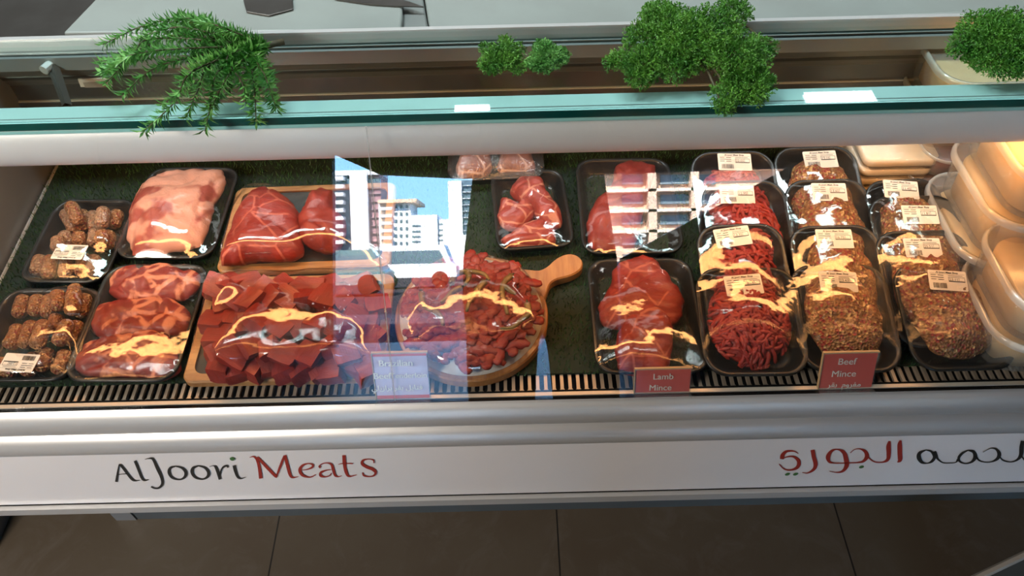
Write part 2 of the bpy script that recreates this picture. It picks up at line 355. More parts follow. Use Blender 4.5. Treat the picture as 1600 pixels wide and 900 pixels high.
# rear of the case
part('back_panel', xprof([(.93, .78), (.93, .955), (.95, .955), (.95, .78)]), M_steel_d)
part('rear_ledge', xprof([(.885, .880), (.885, .905), (.930, .905), (.930, .880)]), M_steel_l)
part('rear_ledge_face', xprof([(.8835, .878), (.8835, .9035), (.885, .9035), (.885, .878)]), M_steel_d)
part('rear_slope_panel', xprof([(.868, .968), (.9, .906), (.93, .906), (.93, .968)]), M_steel)
part('rear_slope_seam', xprof([(.8775, .948), (.8805, .942), (.8825, .9435), (.8795, .9495)]), M_steel_d)
part('rear_track', xprof([(.864, .966), (.864, .9845), (.869, .9845), (.869, .9815), (.874, .9815), (.874, .985), (.8765, .985), (.8765, .9815), (.882, .9815), (.882, .987), (.888, .987), (.888, .966)]), M_alu_g)
part('rear_track_groove', xprof([(.8692, .9812), (.8692, .9822), (.8738, .9822), (.8738, .9812)]), M_black)
part('rear_track_groove', xprof([(.8767, .9812), (.8767, .9822), (.8818, .9822), (.8818, .9812)]), M_gedge)
part('rear_track_lip', xprof([(.886, .987), (.886, .9905), (.8905, .9905), (.8905, .987)]), M_gedge2)
part('worktop', xprof([(.888, .90), (.888, .955), (1.75, .955), (1.75, .90)]), M_steel_d)
part('cabinet_body', xprof([(.95, .166), (.95, .90), (1.7, .90), (1.7, .166)]), M_alu_g)
# brackets at the rear left corner
q = MB(); A = PZ(72, 100, .97); B = PZ(105, 165, .955); q.tube([A, B, PZ(70, 60, .985)], .006, 4); part('corner_bracket', q, M_steel_d)
q = MB(); q.tube([PZ(68, 110, .975), PZ(80, 100, .975)], .006, 12); part('bracket_screw', q, M_alu)
sn = Vector((0, -.889, -.459)); sw = MB(); c0 = [hit(u, v, (0, .868, .968), sn)+sn*.0004 for u, v in ((122, 122), (172, 120), (178, 140), (130, 143))]
sw.prism(c0, sn*.002); part('maker_plate', sw, M_label)
sw = MB(); c0 = [hit(u, v, (0, .868, .968), sn)+sn*.0026 for u, v in ((130, 126), (166, 124), (170, 136), (135, 138))]; sw.prism(c0, sn*.0003); part('plate_print', sw, mat('plate_grey', (.42, .36, .30), .5))
# ------------------------------------------------------------------ fascia lettering, brush strokes traced from the photo
def strokes(name, S, m, ox, oy, k, parent, y=.4612):
    q = MB()
    for s_ in S:
        P = catmull(s_, 7); L = []; R = []
        for i, p in enumerate(P):
            d = P[min(i+1, len(P)-1)][:2]-P[max(i-1, 0)][:2]; d = d/(np.linalg.norm(d)+1e-9); nrm = np.array([-d[1], d[0]]); w = max(p[2], 1.5)/2
            L.append(p[:2]+nrm*w); R.append(p[:2]-nrm*w)
        V = []
        for a, b_ in zip(L, R):
            V += [PY(ox+a[0]*k, oy+a[1]*k, y), PY(ox+b_[0]*k, oy+b_[1]*k, y)]
        q.add(V, [(2*i, 2*i+1, 2*i+3, 2*i+2) for i in range(len(P)-1)])
    return part(name, q, m, parent=None)
k = 220/1600
strokes('black_lettering', [
 [(85, 458, 30), (98, 370, 22), (110, 300, 16), (118, 262, 14)], [(112, 262, 16), (140, 275, 26), (200, 350, 28), (260, 425, 27), (300, 445, 16), (355, 438, 6)], [(100, 376, 7), (155, 370, 9), (212, 366, 9)],
 [(296, 218, 30), (330, 300, 30), (375, 410, 30), (405, 440, 20), (455, 432, 5)],
 [(410, 202, 5), (450, 193, 12), (500, 200, 26), (550, 300, 36), (600, 410, 34), (608, 480, 32), (570, 525, 22), (520, 530, 18), (480, 512, 18)],
 [(760, 280, 14), (700, 300, 30), (685, 350, 36), (720, 410, 26), (800, 432, 16), (860, 405, 30), (875, 350, 36), (830, 300, 24), (760, 280, 14)],
 [(1020, 275, 14), (960, 298, 30), (945, 345, 36), (980, 405, 26), (1060, 428, 16), (1120, 400, 30), (1133, 350, 36), (1090, 298, 24), (1020, 275, 14)],
 [(1143, 285, 6), (1190, 275, 12), (1220, 300, 30), (1245, 370, 32), (1265, 430, 34)], [(1262, 400, 14), (1272, 340, 18), (1300, 290, 20), (1340, 275, 22), (1358, 295, 20)],
 [(1423, 270, 38), (1440, 340, 34), (1465, 400, 28), (1500, 420, 16), (1555, 405, 5)]], M_ink, 170, 690, k, sp)
strokes('red_lettering', [
 [(72, 180, 6), (120, 172, 16), (160, 215, 30), (185, 310, 36), (200, 420, 42)], [(160, 175, 20), (220, 240, 32), (300, 325, 34), (372, 400, 30)], [(372, 412, 14), (410, 310, 26), (445, 220, 28), (470, 160, 26)], [(472, 155, 34), (500, 260, 36), (530, 370, 34), (560, 408, 20), (630, 398, 5)],
 [(665, 325, 7), (720, 318, 12), (780, 295, 22), (790, 265, 22), (745, 250, 12), (680, 268, 24), (643, 320, 36), (670, 380, 30), (740, 405, 16), (790, 395, 12), (825, 372, 8)],
 [(880, 295, 30), (862, 280, 14), (900, 252, 12), (960, 244, 14), (1005, 265, 28), (1025, 330, 32), (1045, 385, 24), (1080, 400, 12), (1120, 388, 5)], [(1000, 320, 6), (940, 328, 14), (885, 350, 26), (878, 385, 30), (920, 402, 16), (975, 390, 12), (1005, 355, 8)],
 [(1145, 155, 40), (1150, 250, 38), (1170, 350, 34), (1205, 395, 20), (1290, 378, 6)], [(1080, 260, 5), (1130, 250, 10), (1250, 250, 12)],
 [(1485, 245, 14), (1480, 212, 16), (1430, 200, 10), (1365, 212, 22), (1350, 250, 32), (1400, 288, 32), (1470, 315, 34), (1505, 350, 32), (1480, 388, 18), (1420, 398, 14), (1370, 385, 20), (1355, 352, 14)]], M_redink, 380, 690, k, sp)
AR = [[(345, 282, 8), (290, 255, 14), (210, 258, 28), (165, 300, 44), (158, 345, 46)], [(160, 345, 8), (215, 320, 14), (290, 318, 22), (350, 370, 44), (330, 440, 36), (250, 470, 18), (180, 455, 14), (125, 402, 10)],
 [(505, 240, 46), (520, 320, 48), (540, 400, 48), (520, 460, 34), (450, 503, 14), (388, 496, 5)],
 [(760, 392, 8), (700, 375, 30), (682, 320, 50), (720, 255, 30), (790, 235, 14), (860, 270, 44), (888, 350, 54), (892, 420, 50), (850, 480, 28), (780, 497, 12), (698, 483, 5)], [(720, 388, 14), (800, 392, 12), (920, 388, 12), (1020, 385, 14)],
 [(935, 275, 8), (985, 235, 8), (1050, 230, 14), (1110, 265, 40), (1122, 320, 46), (1080, 370, 28), (1010, 386, 14)], [(1125, 300, 10), (1160, 345, 14), (1220, 378, 14), (1300, 380, 16), (1360, 350, 38), (1372, 280, 50), (1370, 200, 52), (1382, 140, 26)],
 [(1508, 132, 22), (1497, 180, 52), (1498, 270, 54), (1500, 350, 50), (1470, 382, 8)]]
strokes('red_arabic_lettering', AR, M_redink, 1200, 670, k, sp)
k2 = 200/1600
strokes('black_arabic_lettering', [
 [(375, 265, 12), (300, 300, 40), (285, 355, 56), (320, 415, 40), (385, 432, 14), (450, 405, 34), (480, 350, 40), (440, 285, 26), (375, 265, 12)], [(480, 282, 40), (500, 330, 44), (525, 380, 26), (590, 425, 14), (680, 428, 12), (745, 420, 12), (775, 385, 34)],
 [(900, 268, 14), (830, 305, 30), (785, 360, 34), (800, 410, 26), (870, 435, 16), (950, 410, 30), (990, 350, 52), (970, 290, 40), (900, 268, 14)], [(1000, 345, 26), (1040, 395, 20), (1120, 418, 14), (1200, 410, 18), (1270, 370, 40), (1290, 310, 50), (1250, 255, 26), (1180, 245, 10), (1088, 294, 6)],
 [(1295, 350, 16), (1340, 395, 18), (1430, 415, 14), (1510, 390, 26), (1560, 330, 50), (1570, 230, 56), (1582, 150, 44)], [(1575, 350, 20), (1620, 400, 18), (1700, 415, 14)]], M_ink, 1400, 670, k2, sp)
def dot(px, py, rx, ry, ang=-.25):
    q = MB()
    c = [PY(px+rx*math.cos(a)*math.cos(ang)-ry*math.sin(a)*math.sin(ang), py+rx*math.cos(a)*math.sin(ang)+ry*math.sin(a)*math.cos(ang), .4610) for a in [2*pi*i/16 for i in range(16)]]
    q.add(c, [tuple(range(16))]); part('green_dot', q, M_greenink)
dot(170+1402*k, 690+198*k, 4.0, 2.7, .2)
for a, b_ in ((220, 517), (312, 516), (1062, 434)): dot(1200+a*k, 670+b_*k, 4.0, 2.1)
# ================================================================== TURF
q = MB(); q.loft([[(EX, .504, .7768), (EX, .504, .7795), (EX, .928, .8005), (EX, .928, .785)], [(1.49, .504, .7768), (1.49, .504, .7795), (1.49, .928, .8005), (1.49, .928, .785)]])
turf = q.build('artificial_grass', M_grassb); tag(turf, 'dark green artificial grass lining the display deck under the trays', 'artificial grass', kind='stuff')
NB = 62000; X = rng.uniform(EX, 1.2, NB); Y = rng.uniform(.5015, .926, NB); Z = .775+DS*(Y-.5)+.0035
h = rng.uniform(.004, .0085, NB); an = rng.uniform(0, 2*pi, NB); ln = rng.uniform(.001, .005, NB); w = .00065
la = rng.uniform(0, 2*pi, NB)
dx, dy = np.cos(an)*w, np.sin(an)*w; lx, ly = np.cos(la)*ln, np.sin(la)*ln
V = np.stack([np.stack([X-dx, Y-dy, Z], 1), np.stack([X+dx, Y+dy, Z], 1), np.stack([X+lx, Y+ly, Z+h], 1)], 1).reshape(-1, 3)
me = bpy.data.meshes.new('grass_blades'); me.from_pydata(V.tolist(), [], np.arange(NB*3).reshape(-1, 3).tolist()); me.materials.append(M_grass)
o = bpy.data.objects.new('grass_blades', me); COL.objects.link(o); o.parent = turf; o['kind'] = 'stuff'
# ================================================================== TRAYS, FILM, MEAT
TURF = .005
def frame_from(P4):
    FL, FR, BR, BL = P4; c = (FL+FR+BR+BL)/4; ex = ((FR-FL)+(BR-BL)).normalized(); ey = ((BL-FL)+(BR-FR)); ey = (ey-ex*ey.dot(ex)).normalized(); ez = ex.cross(ey)
    Wd = ((FR-FL).dot(ex)+(BR-BL).dot(ex))/2; L = ((BL-FL).dot(ey)+(BR-FR).dot(ey))/2
    return Matrix.Translation(c) @ Matrix((ex, ey, ez)).transposed().to_4x4(), Wd, L     # rim plane frame
def rrect(a, b, r, z, n=8):
    out = []
    for cx, cy, s in ((a-r, b-r, 0), (-a+r, b-r, 1), (-a+r, -b+r, 2), (a-r, -b+r, 3)):
        for i in range(n+1):
            t = pi/2*(s+i/n); out.append((cx+r*math.cos(t), cy+r*math.sin(t), z))
    return out
def make_tray(M, Wd, L, label, cat='meat tray', group=None, depth=.022, rad=.024, name='meat_tray', m=None):
    t = empty(name, label, cat, group=group, mtx=M); a, b = Wd/2, L/2; q = MB()
    q.loft([rrect(a-.014, b-.014, rad*.6, -depth), rrect(a-.010, b-.010, rad*.7, -depth+.003), rrect(a-.003, b-.003, rad, -.005), rrect(a, b, rad, -.003), rrect(a, b, rad, -.0005), rrect(a-.001, b-.001, rad, .0003),
            rrect(a-.004, b-.004, rad-.002, 0), rrect(a-.0055, b-.0055, rad-.003, -.003), rrect(a-.012, b-.012, rad*.7, -depth+.005), rrect(a-.016, b-.016, rad*.6, -depth+.0025)])
    o = q.build('tray_body' if False else 'tray', m or M_tray, t, True); return t
def film(t, M, Wd, L, obst, rad=.024, m=None, edge=.0006, nx=40, ny=52, name='film', wr=.0003, parent_m=None, circ=False):
    """stretch film as a membrane resting on the rim and on whatever stands above it"""
    Mi = M.inverted(); a, b = Wd/2, L/2
    gx = np.linspace(-a, a, nx); gy = np.linspace(-b, b, ny); GX, GY = np.meshgrid(gx, gy, indexing='ij')
    if circ: inside = (GX/a)**2+(GY/b)**2 <= 1
    else:
        qx = np.maximum(np.abs(GX)-(a-rad), 0); qy = np.maximum(np.abs(GY)-(b-rad), 0); inside = np.hypot(qx, qy) <= rad+1e-6
    ob = np.full((nx, ny), -1.)
    for P in obst:
        Pl = np.array([Mi @ Vector(p) for p in P]) if len(P) < 3000 else np.array([Mi @ Vector(p) for p in P[::2]])
        i = np.rint((Pl[:, 0]+a)/(2*a)*(nx-1)).astype(int); j = np.rint((Pl[:, 1]+b)/(2*b)*(ny-1)).astype(int)
        ok = (i >= 0) & (i < nx) & (j >= 0) & (j < ny); np.maximum.at(ob, (i[ok], j[ok]), Pl[ok, 2])
    o2 = ob.copy()
    for di in range(-2, 3):
        for dj in range(-2, 3): o2 = np.maximum(o2, np.roll(np.roll(ob, di, 0), dj, 1)-.0004*(di*di+dj*dj))
    ob = np.where(inside, o2+.0007, -1)
    core = inside.copy(); core[0, :] = core[-1, :] = False; core[:, 0] = core[:, -1] = False
    for d_, ax in ((1, 0), (-1, 0), (1, 1), (-1, 1)): core &= np.roll(inside, d_, ax)
    Z = np.full((nx, ny), edge); Z = np.where(core, np.maximum(ob, edge), Z)
    for it in range(500):
        N = (np.roll(Z, 1, 0)+np.roll(Z, -1, 0)+np.roll(Z, 1, 1)+np.roll(Z, -1, 1))/4
        Z = np.where(core, np.maximum(N, ob), edge)
    for it in range(6):
        N = (np.roll(Z, 1, 0)+np.roll(Z, -1, 0)+np.roll(Z, 1, 1)+np.roll(Z, -1, 1))/4; Z = np.where(core, N, edge)
    Z = np.where(core, Z+.0006, Z)
    if circ: Xf, Yf = GX, GY
    # snap the outermost inside points on the rounded rim
    V = []; idx = -np.ones((nx, ny), int)
    for i in range(nx):
        for j in range(ny):
            if inside[i, j]:
                idx[i, j] = len(V); x, y = GX[i, j], GY[i, j]
                V.append((x, y, Z[i, j]+(wr*noise.noise(Vector((x*70+5*M.translation.x, y*50, 3.3))) if core[i, j] else 0)))
    F = [(idx[i, j], idx[i+1, j], idx[i+1, j+1], idx[i, j+1]) for i in range(nx-1) for j in range(ny-1) if min(idx[i, j], idx[i+1, j], idx[i+1, j+1], idx[i, j+1]) >= 0]
    for i in range(nx-1):       # close the corners with triangles
        for j in range(ny-1):
            c = [idx[i, j], idx[i+1, j], idx[i+1, j+1], idx[i, j+1]]; g = [v for v in c if v >= 0]
            if len(g) == 3: F.append(tuple(g))
    q = MB(); q.add(V, F); o = q.build(name, m or M_film, t, True)
    return o, (lambda x, y: Z[min(max(int(round((x+a)/(2*a)*(nx-1))), 0), nx-1), min(max(int(round((y+b)/(2*b)*(ny-1))), 0), ny-1)])
def wverts(o):
    bpy.context.view_layer.update(); return [tuple(o.matrix_world @ v.co) for v in o.data.vertices]
def blob(name, outline, M, base, H, m, lump=.12, pw=2.4, seed=0, segs=72, rings=20, freq=28, crease=0, rag=.05):
    """a lump of meat: outline points (frame-local xy), rising to H above base (frame z)"""
    P = catmull([(x, y) for x, y in outline]+[outline[0]], 6)[:-1]; P = np.array(P); c = P.mean(0)
    ang = np.unwrap(np.arctan2(P[:, 1]-c[1], P[:, 0]-c[0]))
    tt = np.linspace(0, len(P), segs, endpoint=False); R = []
    for t in tt:
        i = int(t) % len(P); f = t-int(t); R.append(P[i]*(1-f)+P[(i+1) % len(P)]*f)
    R = np.array(R); V = []; F = []; sv = Vector((seed*3.1, seed*1.7, seed))
    R = np.array([c+(p-c)*(1+rag*noise.noise(Vector((p[0]*75, p[1]*75, seed)))+rag*.6*noise.noise(Vector((p[0]*190, p[1]*190, seed)))) for p in R])
    def hh(r, x, y):
        z = .36*H+.64*H*max(1-r**pw, 0)**(1/2.0)
        nz = noise.noise(Vector((x*freq, y*freq, 0))+sv)*lump*H*1.6*(1-r**4) + noise.noise(Vector((x*freq*3.3, y*freq*3.3, 4))+sv)*lump*.35*H
        if crease: nz -= crease*H*max(0, 1-abs(noise.noise(Vector((x*freq*.8, y*freq*.8, 9))+sv))*9)
        return z+nz
    rs = [1-(1-i/rings)**1.5 for i in range(rings+1)][1:]
    V.append((c[0], c[1], base+hh(0, *c)))
    for r in rs:
        for p in R:
            x, y = c+(p-c)*r; V.append((x, y, base+max(hh(r, x, y), 0) if r < 1 else base+.36*H))
    n = segs
    F += [(0, 1+k, 1+(k+1) % n) for k in range(n)]
    for i in range(len(rs)-1):
        for k in range(n): j = (k+1) % n; F.append((1+i*n+k, 1+(i+1)*n+k, 1+(i+1)*n+j, 1+i*n+j))
    o0 = len(V)
    for p in R: x, y = c+(p-c)*.80; V.append((x, y, base))
    for k in range(n): j = (k+1) % n; F.append((1+(len(rs)-1)*n+k, o0+k, o0+j, 1+(len(rs)-1)*n+j))
    F.append(tuple(o0+k for k in reversed(range(n))))
    q = MB(); q.add([M @ Vector(v) for v in V], F); org = M @ Vector((c[0], c[1], base))
    # fix winding: outline may be clockwise
    area = sum(R[i][0]*R[(i+1) % n][1]-R[(i+1) % n][0]*R[i][1] for i in range(n))
    if area < 0: q.f = [tuple(reversed(f)) for f in q.f]
    return q.build(name, m, None, True, org)
def px_local(px, M, h):
    n = M.to_3x3() @ Vector((0, 0, 1)); p0 = M @ Vector((0, 0, h)); Mi = M.inverted()
    return [(lambda w: (w.x, w.y))(Mi @ hit(u, v, p0, n)) for u, v in px]
FB = -.018   # meat rests on the tray floor, in rim frame
def pxblob(name, px, M, H, m, base=FB, **k): return blob(name, px_local(px, M, base+.45*H), M, base, H, m, **k)
# --- price sticker
def sticker(t, M, cx, cy, z, w, h, rot, price, tilt=0, flip=False):
    q = MB(); q.loft([rrect(w/2, h/2, .0015, -.0002, 3), rrect(w/2, h/2, .0015, .0001, 3)]); 
    o = q.build('price_label', M_label, t); o.matrix_local = Matrix.Translation((cx, cy, z)) @ Matrix.Rotation(tilt, 4, 'X') @ Matrix.Rotation(rot+(pi if flip else 0), 4, 'Z')
    q = MB(); Z = .0003
    def rect(x0, y0, x1, y1): q.add([(x0*w, y0*h, Z), (x1*w, y0*h, Z), (x1*w, y1*h, Z), (x0*w, y1*h, Z)], [(0, 1, 2, 3)])
    def txt(s, x, y, size, al='LEFT', bold=0):
        vs, fs = text_mesh(s, size*h, al, bold); q.add([(vx+x*w, vy+y*h, Z) for vx, vy, _ in vs], fs)
    txt('Al Joori Meat Shop', 0, .36, .13, 'CENTER', .0001)
    rect(-.46, .325, .46, .335)
    for k_, yy in enumerate((.24, .13, .02)):
        rect(-.44, yy, -.44+.14+.05*(k_ % 2), yy+.03); rect(-.25, yy-.01, -.1, yy+.025)
    rect(.02, .24, .40, .262)
    for a in ((.02, .165, .45, .185), (.02, -.06, .45, -.015), (.02, -.06, .03, .185), (.44, -.06, .45, .185), (.29, -.06, .298, .185)): rect(*a)
    txt(price, .035, .0, .19)
    r = random.Random(int(float(price)*100)); x = -.4
    while x < -.05: ww = r.choice((.006, .012)); rect(x, -.40, x+ww, -.14); x += ww+r.choice((.006, .010))
    o2 = q.build('label_print', M_ink, o); return o
FILMS = []
def plate(px4, h, **k): 
    P = [DK(u, v, h+TURF) for u, v in px4]; return frame_from(P)
RIM = .018
# --- A, B : sausages
def capsule(p0, p1, r, m, name, seed, parent=None, bend=0):
    q = MB(); p0, p1 = Vector(p0), Vector(p1); N = 12; d = p1-p0; side = d.cross(Vector((0, 0, 1))).normalized(); pts = []; rad = []
    for i in range(N+1):
        t = i/N; e = min(t, 1-t)*2; rr = r*(1-(1-min(e*2.4, 1))**2.2)**.5 if e < .42 else r
        nn = noise.noise(Vector((t*4, seed, 1)))*.10
        pts.append(p0+d*t+side*bend*math.sin(pi*t)); rad.append(max(rr*(1+nn), r*.12))
    q.tube(pts, rad, 14); return q.build(name, m, None, True, (p0+p1)/2)
def sausages(tray_px, lst, lab, glab, pal, hz=0):
    M, Wd, L = plate(tray_px, RIM); t = make_tray(M, Wd, L, lab); obs = []
    for i, (u0, v0, u1, v1, lev) in enumerate(lst):
        hh = FB+.0115+lev*.015
        a = Vector((*px_local([(u0, v0)], M, hh)[0], hh)); b_ = Vector((*px_local([(u1, v1)], M, hh)[0], hh))
        o = capsule(M @ a, M @ b_, .0092, pal[i % len(pal)], 'sausage', i, bend=random.uniform(-.002, .002))
        tag(o, glab, 'sausage', glab.split(',')[0]); obs.append(wverts(o))
    return t, M, Wd, L, obs
SA = [(100, 330, 118, 362, 0), (128, 330, 126, 360, 0), (145, 332, 150, 360, 0), (108, 318, 122, 350, 1), (162, 325, 158, 355, 1), (184, 330, 176, 355, 0), (98, 365, 105, 385, 0), (125, 365, 122, 385, 0), (148, 360, 145, 385, 0), (170, 362, 166, 388, 0), (90, 372, 88, 392, 1), (160, 362, 155, 382, 1),
      (64, 400, 55, 430, 0), (82, 400, 74, 434, 0), (105, 398, 100, 434, 0), (130, 398, 126, 430, 0), (148, 400, 143, 432, 0)]
t, M, Wd, L, obs = sausages([(22, 442), (178, 440), (203, 312), (92, 310)], SA, 'black foam tray of pale sausages, farther of the two sausage trays, touching the end panel', 'pale brown raw sausage in the farther tray of sausages beside the end panel', [M_saus_pale, M_saus])
c = px_local([(109, 394)], M, .012)[0]; lb = [M @ Vector((c[0]+i*.018, c[1]+j*.010, .0105)) for i in (-1, 0, 1) for j in (-1, 0, 1)]
f, zf = film(t, M, Wd, L, obs+[[tuple(p) for p in lb]]); sticker(t, M, c[0], c[1], .0125, .041, .024, -.04, '12.75', flip=True)
SB = [(40, 462, 30, 495, 0), (60, 462, 55, 492, 0), (78, 462, 74, 495, 0), (92, 455, 94, 482, 1), (115, 450, 110, 492, 1), (136, 460, 126, 495, 0), (118, 446, 114, 470, 0), (30, 508, 12, 545, 0), (50, 502, 36, 545, 0), (70, 500, 55, 545, 1), (92, 492, 84, 520, 0), (108, 500, 88, 540, 1), (124, 502, 108, 540, 0), (80, 545, 60, 580, 0), (105, 548, 88, 585, 0), (28, 556, 8, 590, 0), (54, 552, 38, 588, 0), (5, 560, -10, 590, 0)]
t, M, Wd, L, obs = sausages([(-62, 596), (108, 594), (163, 449), (12, 451)], SB, 'black foam tray of brown sausages at the front left corner beside the three steaks', 'brown raw sausage in the nearer tray of sausages at the front left corner', [M_saus])
c = px_local([(30, 567)], M, .012)[0]; lb = [M @ Vector((c[0]+i*.018, c[1]+j*.010, .0105)) for i in (-1, 0, 1) for j in (-1, 0, 1)]
f, zf = film(t, M, Wd, L, obs+[[tuple(p) for p in lb]]); sticker(t, M, c[0], c[1], .0125, .041, .024, -.08, '12.05', flip=True)
# --- C : fatty slab
M, Wd, L = plate([(183, 404), (340, 402), (368, 262), (228, 260)], RIM); t = make_tray(M, Wd, L, 'black foam tray holding one thick fatty pink slab of meat, behind the three steaks')
o = pxblob('meat_slab', [(222, 290), (250, 272), (300, 265), (345, 268), (352, 285), (334, 320), (325, 355), (310, 382), (270, 392), (220, 400), (203, 390), (198, 350), (205, 320)], M, .040, M_pork, lump=.12, seed=2, freq=24, crease=.12)
tag(o, 'thick pink slab of meat with broad pale fat swirls in the back left tray', 'meat'); film(t, M, Wd, L, [wverts(o)])
# --- D : three steaks
M, Wd, L = plate([(100, 594), (278, 597), (325, 412), (165, 414)], RIM); t = make_tray(M, Wd, L, 'black foam tray with three red steaks laid one in front of another'); obs = []
for i, (px, lab) in enumerate([([(168, 440), (178, 425), (200, 417), (235, 416), (262, 412), (285, 418), (312, 430), (314, 445), (300, 462), (280, 470), (250, 470), (225, 472), (190, 470), (172, 458)], 'farthest of the three marbled steaks in the black tray'),
                 ([(136, 500), (145, 485), (180, 472), (225, 468), (262, 466), (285, 478), (297, 490), (295, 508), (280, 524), (255, 524), (215, 522), (170, 530), (142, 518)], 'middle of the three marbled steaks in the black tray'),
                 ([(114, 560), (125, 545), (150, 530), (200, 522), (235, 517), (262, 522), (272, 540), (282, 568), (278, 583), (255, 594), (220, 594), (180, 590), (130, 588), (115, 575)], 'nearest of the three marbled steaks, its edge by the front grille')]):
    o = pxblob('beef_steak', px, M, .021, M_steak, lump=.16, seed=11+i*5, pw=6, freq=30, crease=.22); tag(o, lab, 'steak', 'steaks in the black tray'); obs.append(wverts(o))
film(t, M, Wd, L, obs)
# --- H : three tenderloin pieces
M, Wd, L = plate([(778, 391), (897, 384), (880, 262), (764, 272)], RIM); t = make_tray(M, Wd, L, 'black foam tray of three small beef pieces standing behind the round board', rad=.02); obs = []
for i, (px, hgt, lab) in enumerate([([(796, 300), (805, 285), (820, 277), (845, 284), (856, 305), (868, 320), (878, 338), (876, 352), (860, 356), (842, 346), (830, 325), (812, 318)], .034, 'back right beef piece, largest of the three in the small black tray'),
                 ([(775, 342), (781, 322), (783, 312), (797, 314), (815, 322), (833, 316), (838, 330), (828, 346), (800, 359), (782, 352)], .030, 'left beef piece with a pointed end in the small black tray'),
                 ([(780, 377), (800, 362), (830, 348), (855, 348), (866, 360), (868, 380), (850, 384), (800, 387)], .028, 'front wedge shaped beef piece in the small black tray')]):
    o = pxblob('beef_piece', px, M, hgt, M_straw, seed=31+i*3, lump=.18, pw=3, crease=.12); tag(o, lab, 'beef piece', 'beef pieces in the small tray'); obs.append(wverts(o))
film(t, M, Wd, L, obs, rad=.02)
# --- K : wrapped joint half hidden by the canopy
M, Wd, L = plate([(708, 284), (852, 276), (846, 212), (692, 216)], RIM); t = make_tray(M, Wd, L, 'black foam tray of two wrapped brown joints half hidden under the lamp canopy', rad=.02); obs = []
for i, (px, lab) in enumerate([([(712, 262), (725, 235), (750, 228), (766, 245), (768, 265), (745, 276), (718, 276)], 'left brown wrapped joint under the lamp canopy'), ([(776, 262), (785, 235), (810, 226), (830, 242), (835, 262), (815, 271), (785, 271)], 'right brown wrapped joint under the lamp canopy')]):
    o = pxblob('meat_joint', px, M, .034, meat('joint_brown%d' % i, (.18, .05, .03), (.30, .10, .05), (.6, .35, .25), .05), seed=50+i); tag(o, lab, 'meat joint', 'wrapped joints under the canopy'); obs.append(wverts(o))
film(t, M, Wd, L, obs, rad=.02, m=M_filmw)
# --- I : long bottle-shaped piece
M, Wd, L = plate([(908, 397), (1065, 394), (1050, 246), (900, 248)], RIM); t = make_tray(M, Wd, L, 'black foam tray with one long tapering beef joint, behind the lamb tray')
o = pxblob('beef_joint', [(918, 368), (917, 345), (930, 315), (950, 300), (958, 280), (962, 260), (985, 252), (1012, 255), (1024, 266), (1014, 300), (1004, 340), (996, 375), (985, 390), (940, 395), (922, 388)], M, .030, M_red, seed=70, lump=.12, pw=3.2, crease=.1)
tag(o, 'long smooth dark red joint narrowing towards its back end', 'meat joint'); film(t, M, Wd, L, [wverts(o)])
# --- J : lamb tray
M, Wd, L = plate([(931, 584), (1104, 581), (1085, 402), (917, 405)], RIM); t = make_tray(M, Wd, L, 'black foam tray with a big lobed red joint standing behind the Lamb Mince card'); obs = []
for i, (px, hgt, lab) in enumerate([([(934, 480), (945, 460), (955, 440), (960, 418), (985, 403), (1020, 403), (1040, 425), (1062, 455), (1069, 480), (1058, 505), (1010, 520), (955, 512), (938, 500)], .030, 'back lobe of red meat in the tray behind the Lamb Mince card'),
                 ([(960, 545), (968, 510), (990, 482), (1020, 474), (1042, 488), (1052, 520), (1048, 558), (1038, 588), (1000, 590), (970, 578)], .033, 'front lobe of red meat in the tray behind the Lamb Mince card')]):
    o = pxblob('meat_joint', px, M, hgt, M_lean, seed=80+i*3, lump=.14, pw=3.2, crease=.10); tag(o, lab, 'meat joint', 'meat in the tray behind the lamb card'); obs.append(wverts(o))
film(t, M, Wd, L, obs)
# --- shingled mince trays
def tilt_tray(BL, BR, hb, tilt, L):
    pl = DK(*BL, hb); pr_ = DK(*BR, hb); ex = (pr_-pl).normalized(); ez = (Matrix.Rotation(math.radians(tilt), 3, 'X') @ DN).normalized(); ez = (ez-ex*ez.dot(ex)).normalized()
    ey = ez.cross(ex); Wd = (pr_-pl).length; c = (pl+pr_)/2-ey*L/2
    return Matrix.Translation(c) @ Matrix((ex, ey, ez)).transposed().to_4x4(), Wd, L
def worms(M, Wd, L, seed, H=.030, n=150, m=M_mince):
    r = random.Random(seed); q = MB(); a, b_ = Wd*.39, L*.415
    rings = []
    q.loft([[(a*s*math.cos(2*pi*k_/24), b_*s*math.sin(2*pi*k_/24), FB+z) for k_ in range(24)] for s, z in ((.9, 0), (.93, H*.3), (.8, H*.62), (.5, H*.85), (.2, H*.93))])
    for i in range(n):
        rr = r.random()**.55*.92; th = r.random()*2*pi; x, y = a*rr*math.cos(th), b_*rr*math.sin(th); an_ = r.random()*2*pi; P = []
        k1, k2_ = r.uniform(-90, 90), r.uniform(0, 6)
        for j in range(9):
            s = (x/a)**2+(y/b_)**2
            if s > 1: x, y = x/math.sqrt(s), y/math.sqrt(s); s = 1
            z = FB+H*math.sqrt(max(1-s, .04))*.98+.0018+.0015*math.sin(j*1.3+k2_)
            P.append((x, y, z)); x += math.cos(an_)*.0036; y += math.sin(an_)*.0036; an_ += k1*.0036+r.uniform(-.25, .25)
            if (x/a)**2+(y/b_)**2 > 1.05: an_ += 1.2
        q.tube(P, [.0012]+[.0024]*7+[.0012], 6)
    q.v = [tuple(M @ Vector(p)) for p in q.v]; return q.build('minced_beef', m, None, True, M @ Vector((0, 0, FB)))
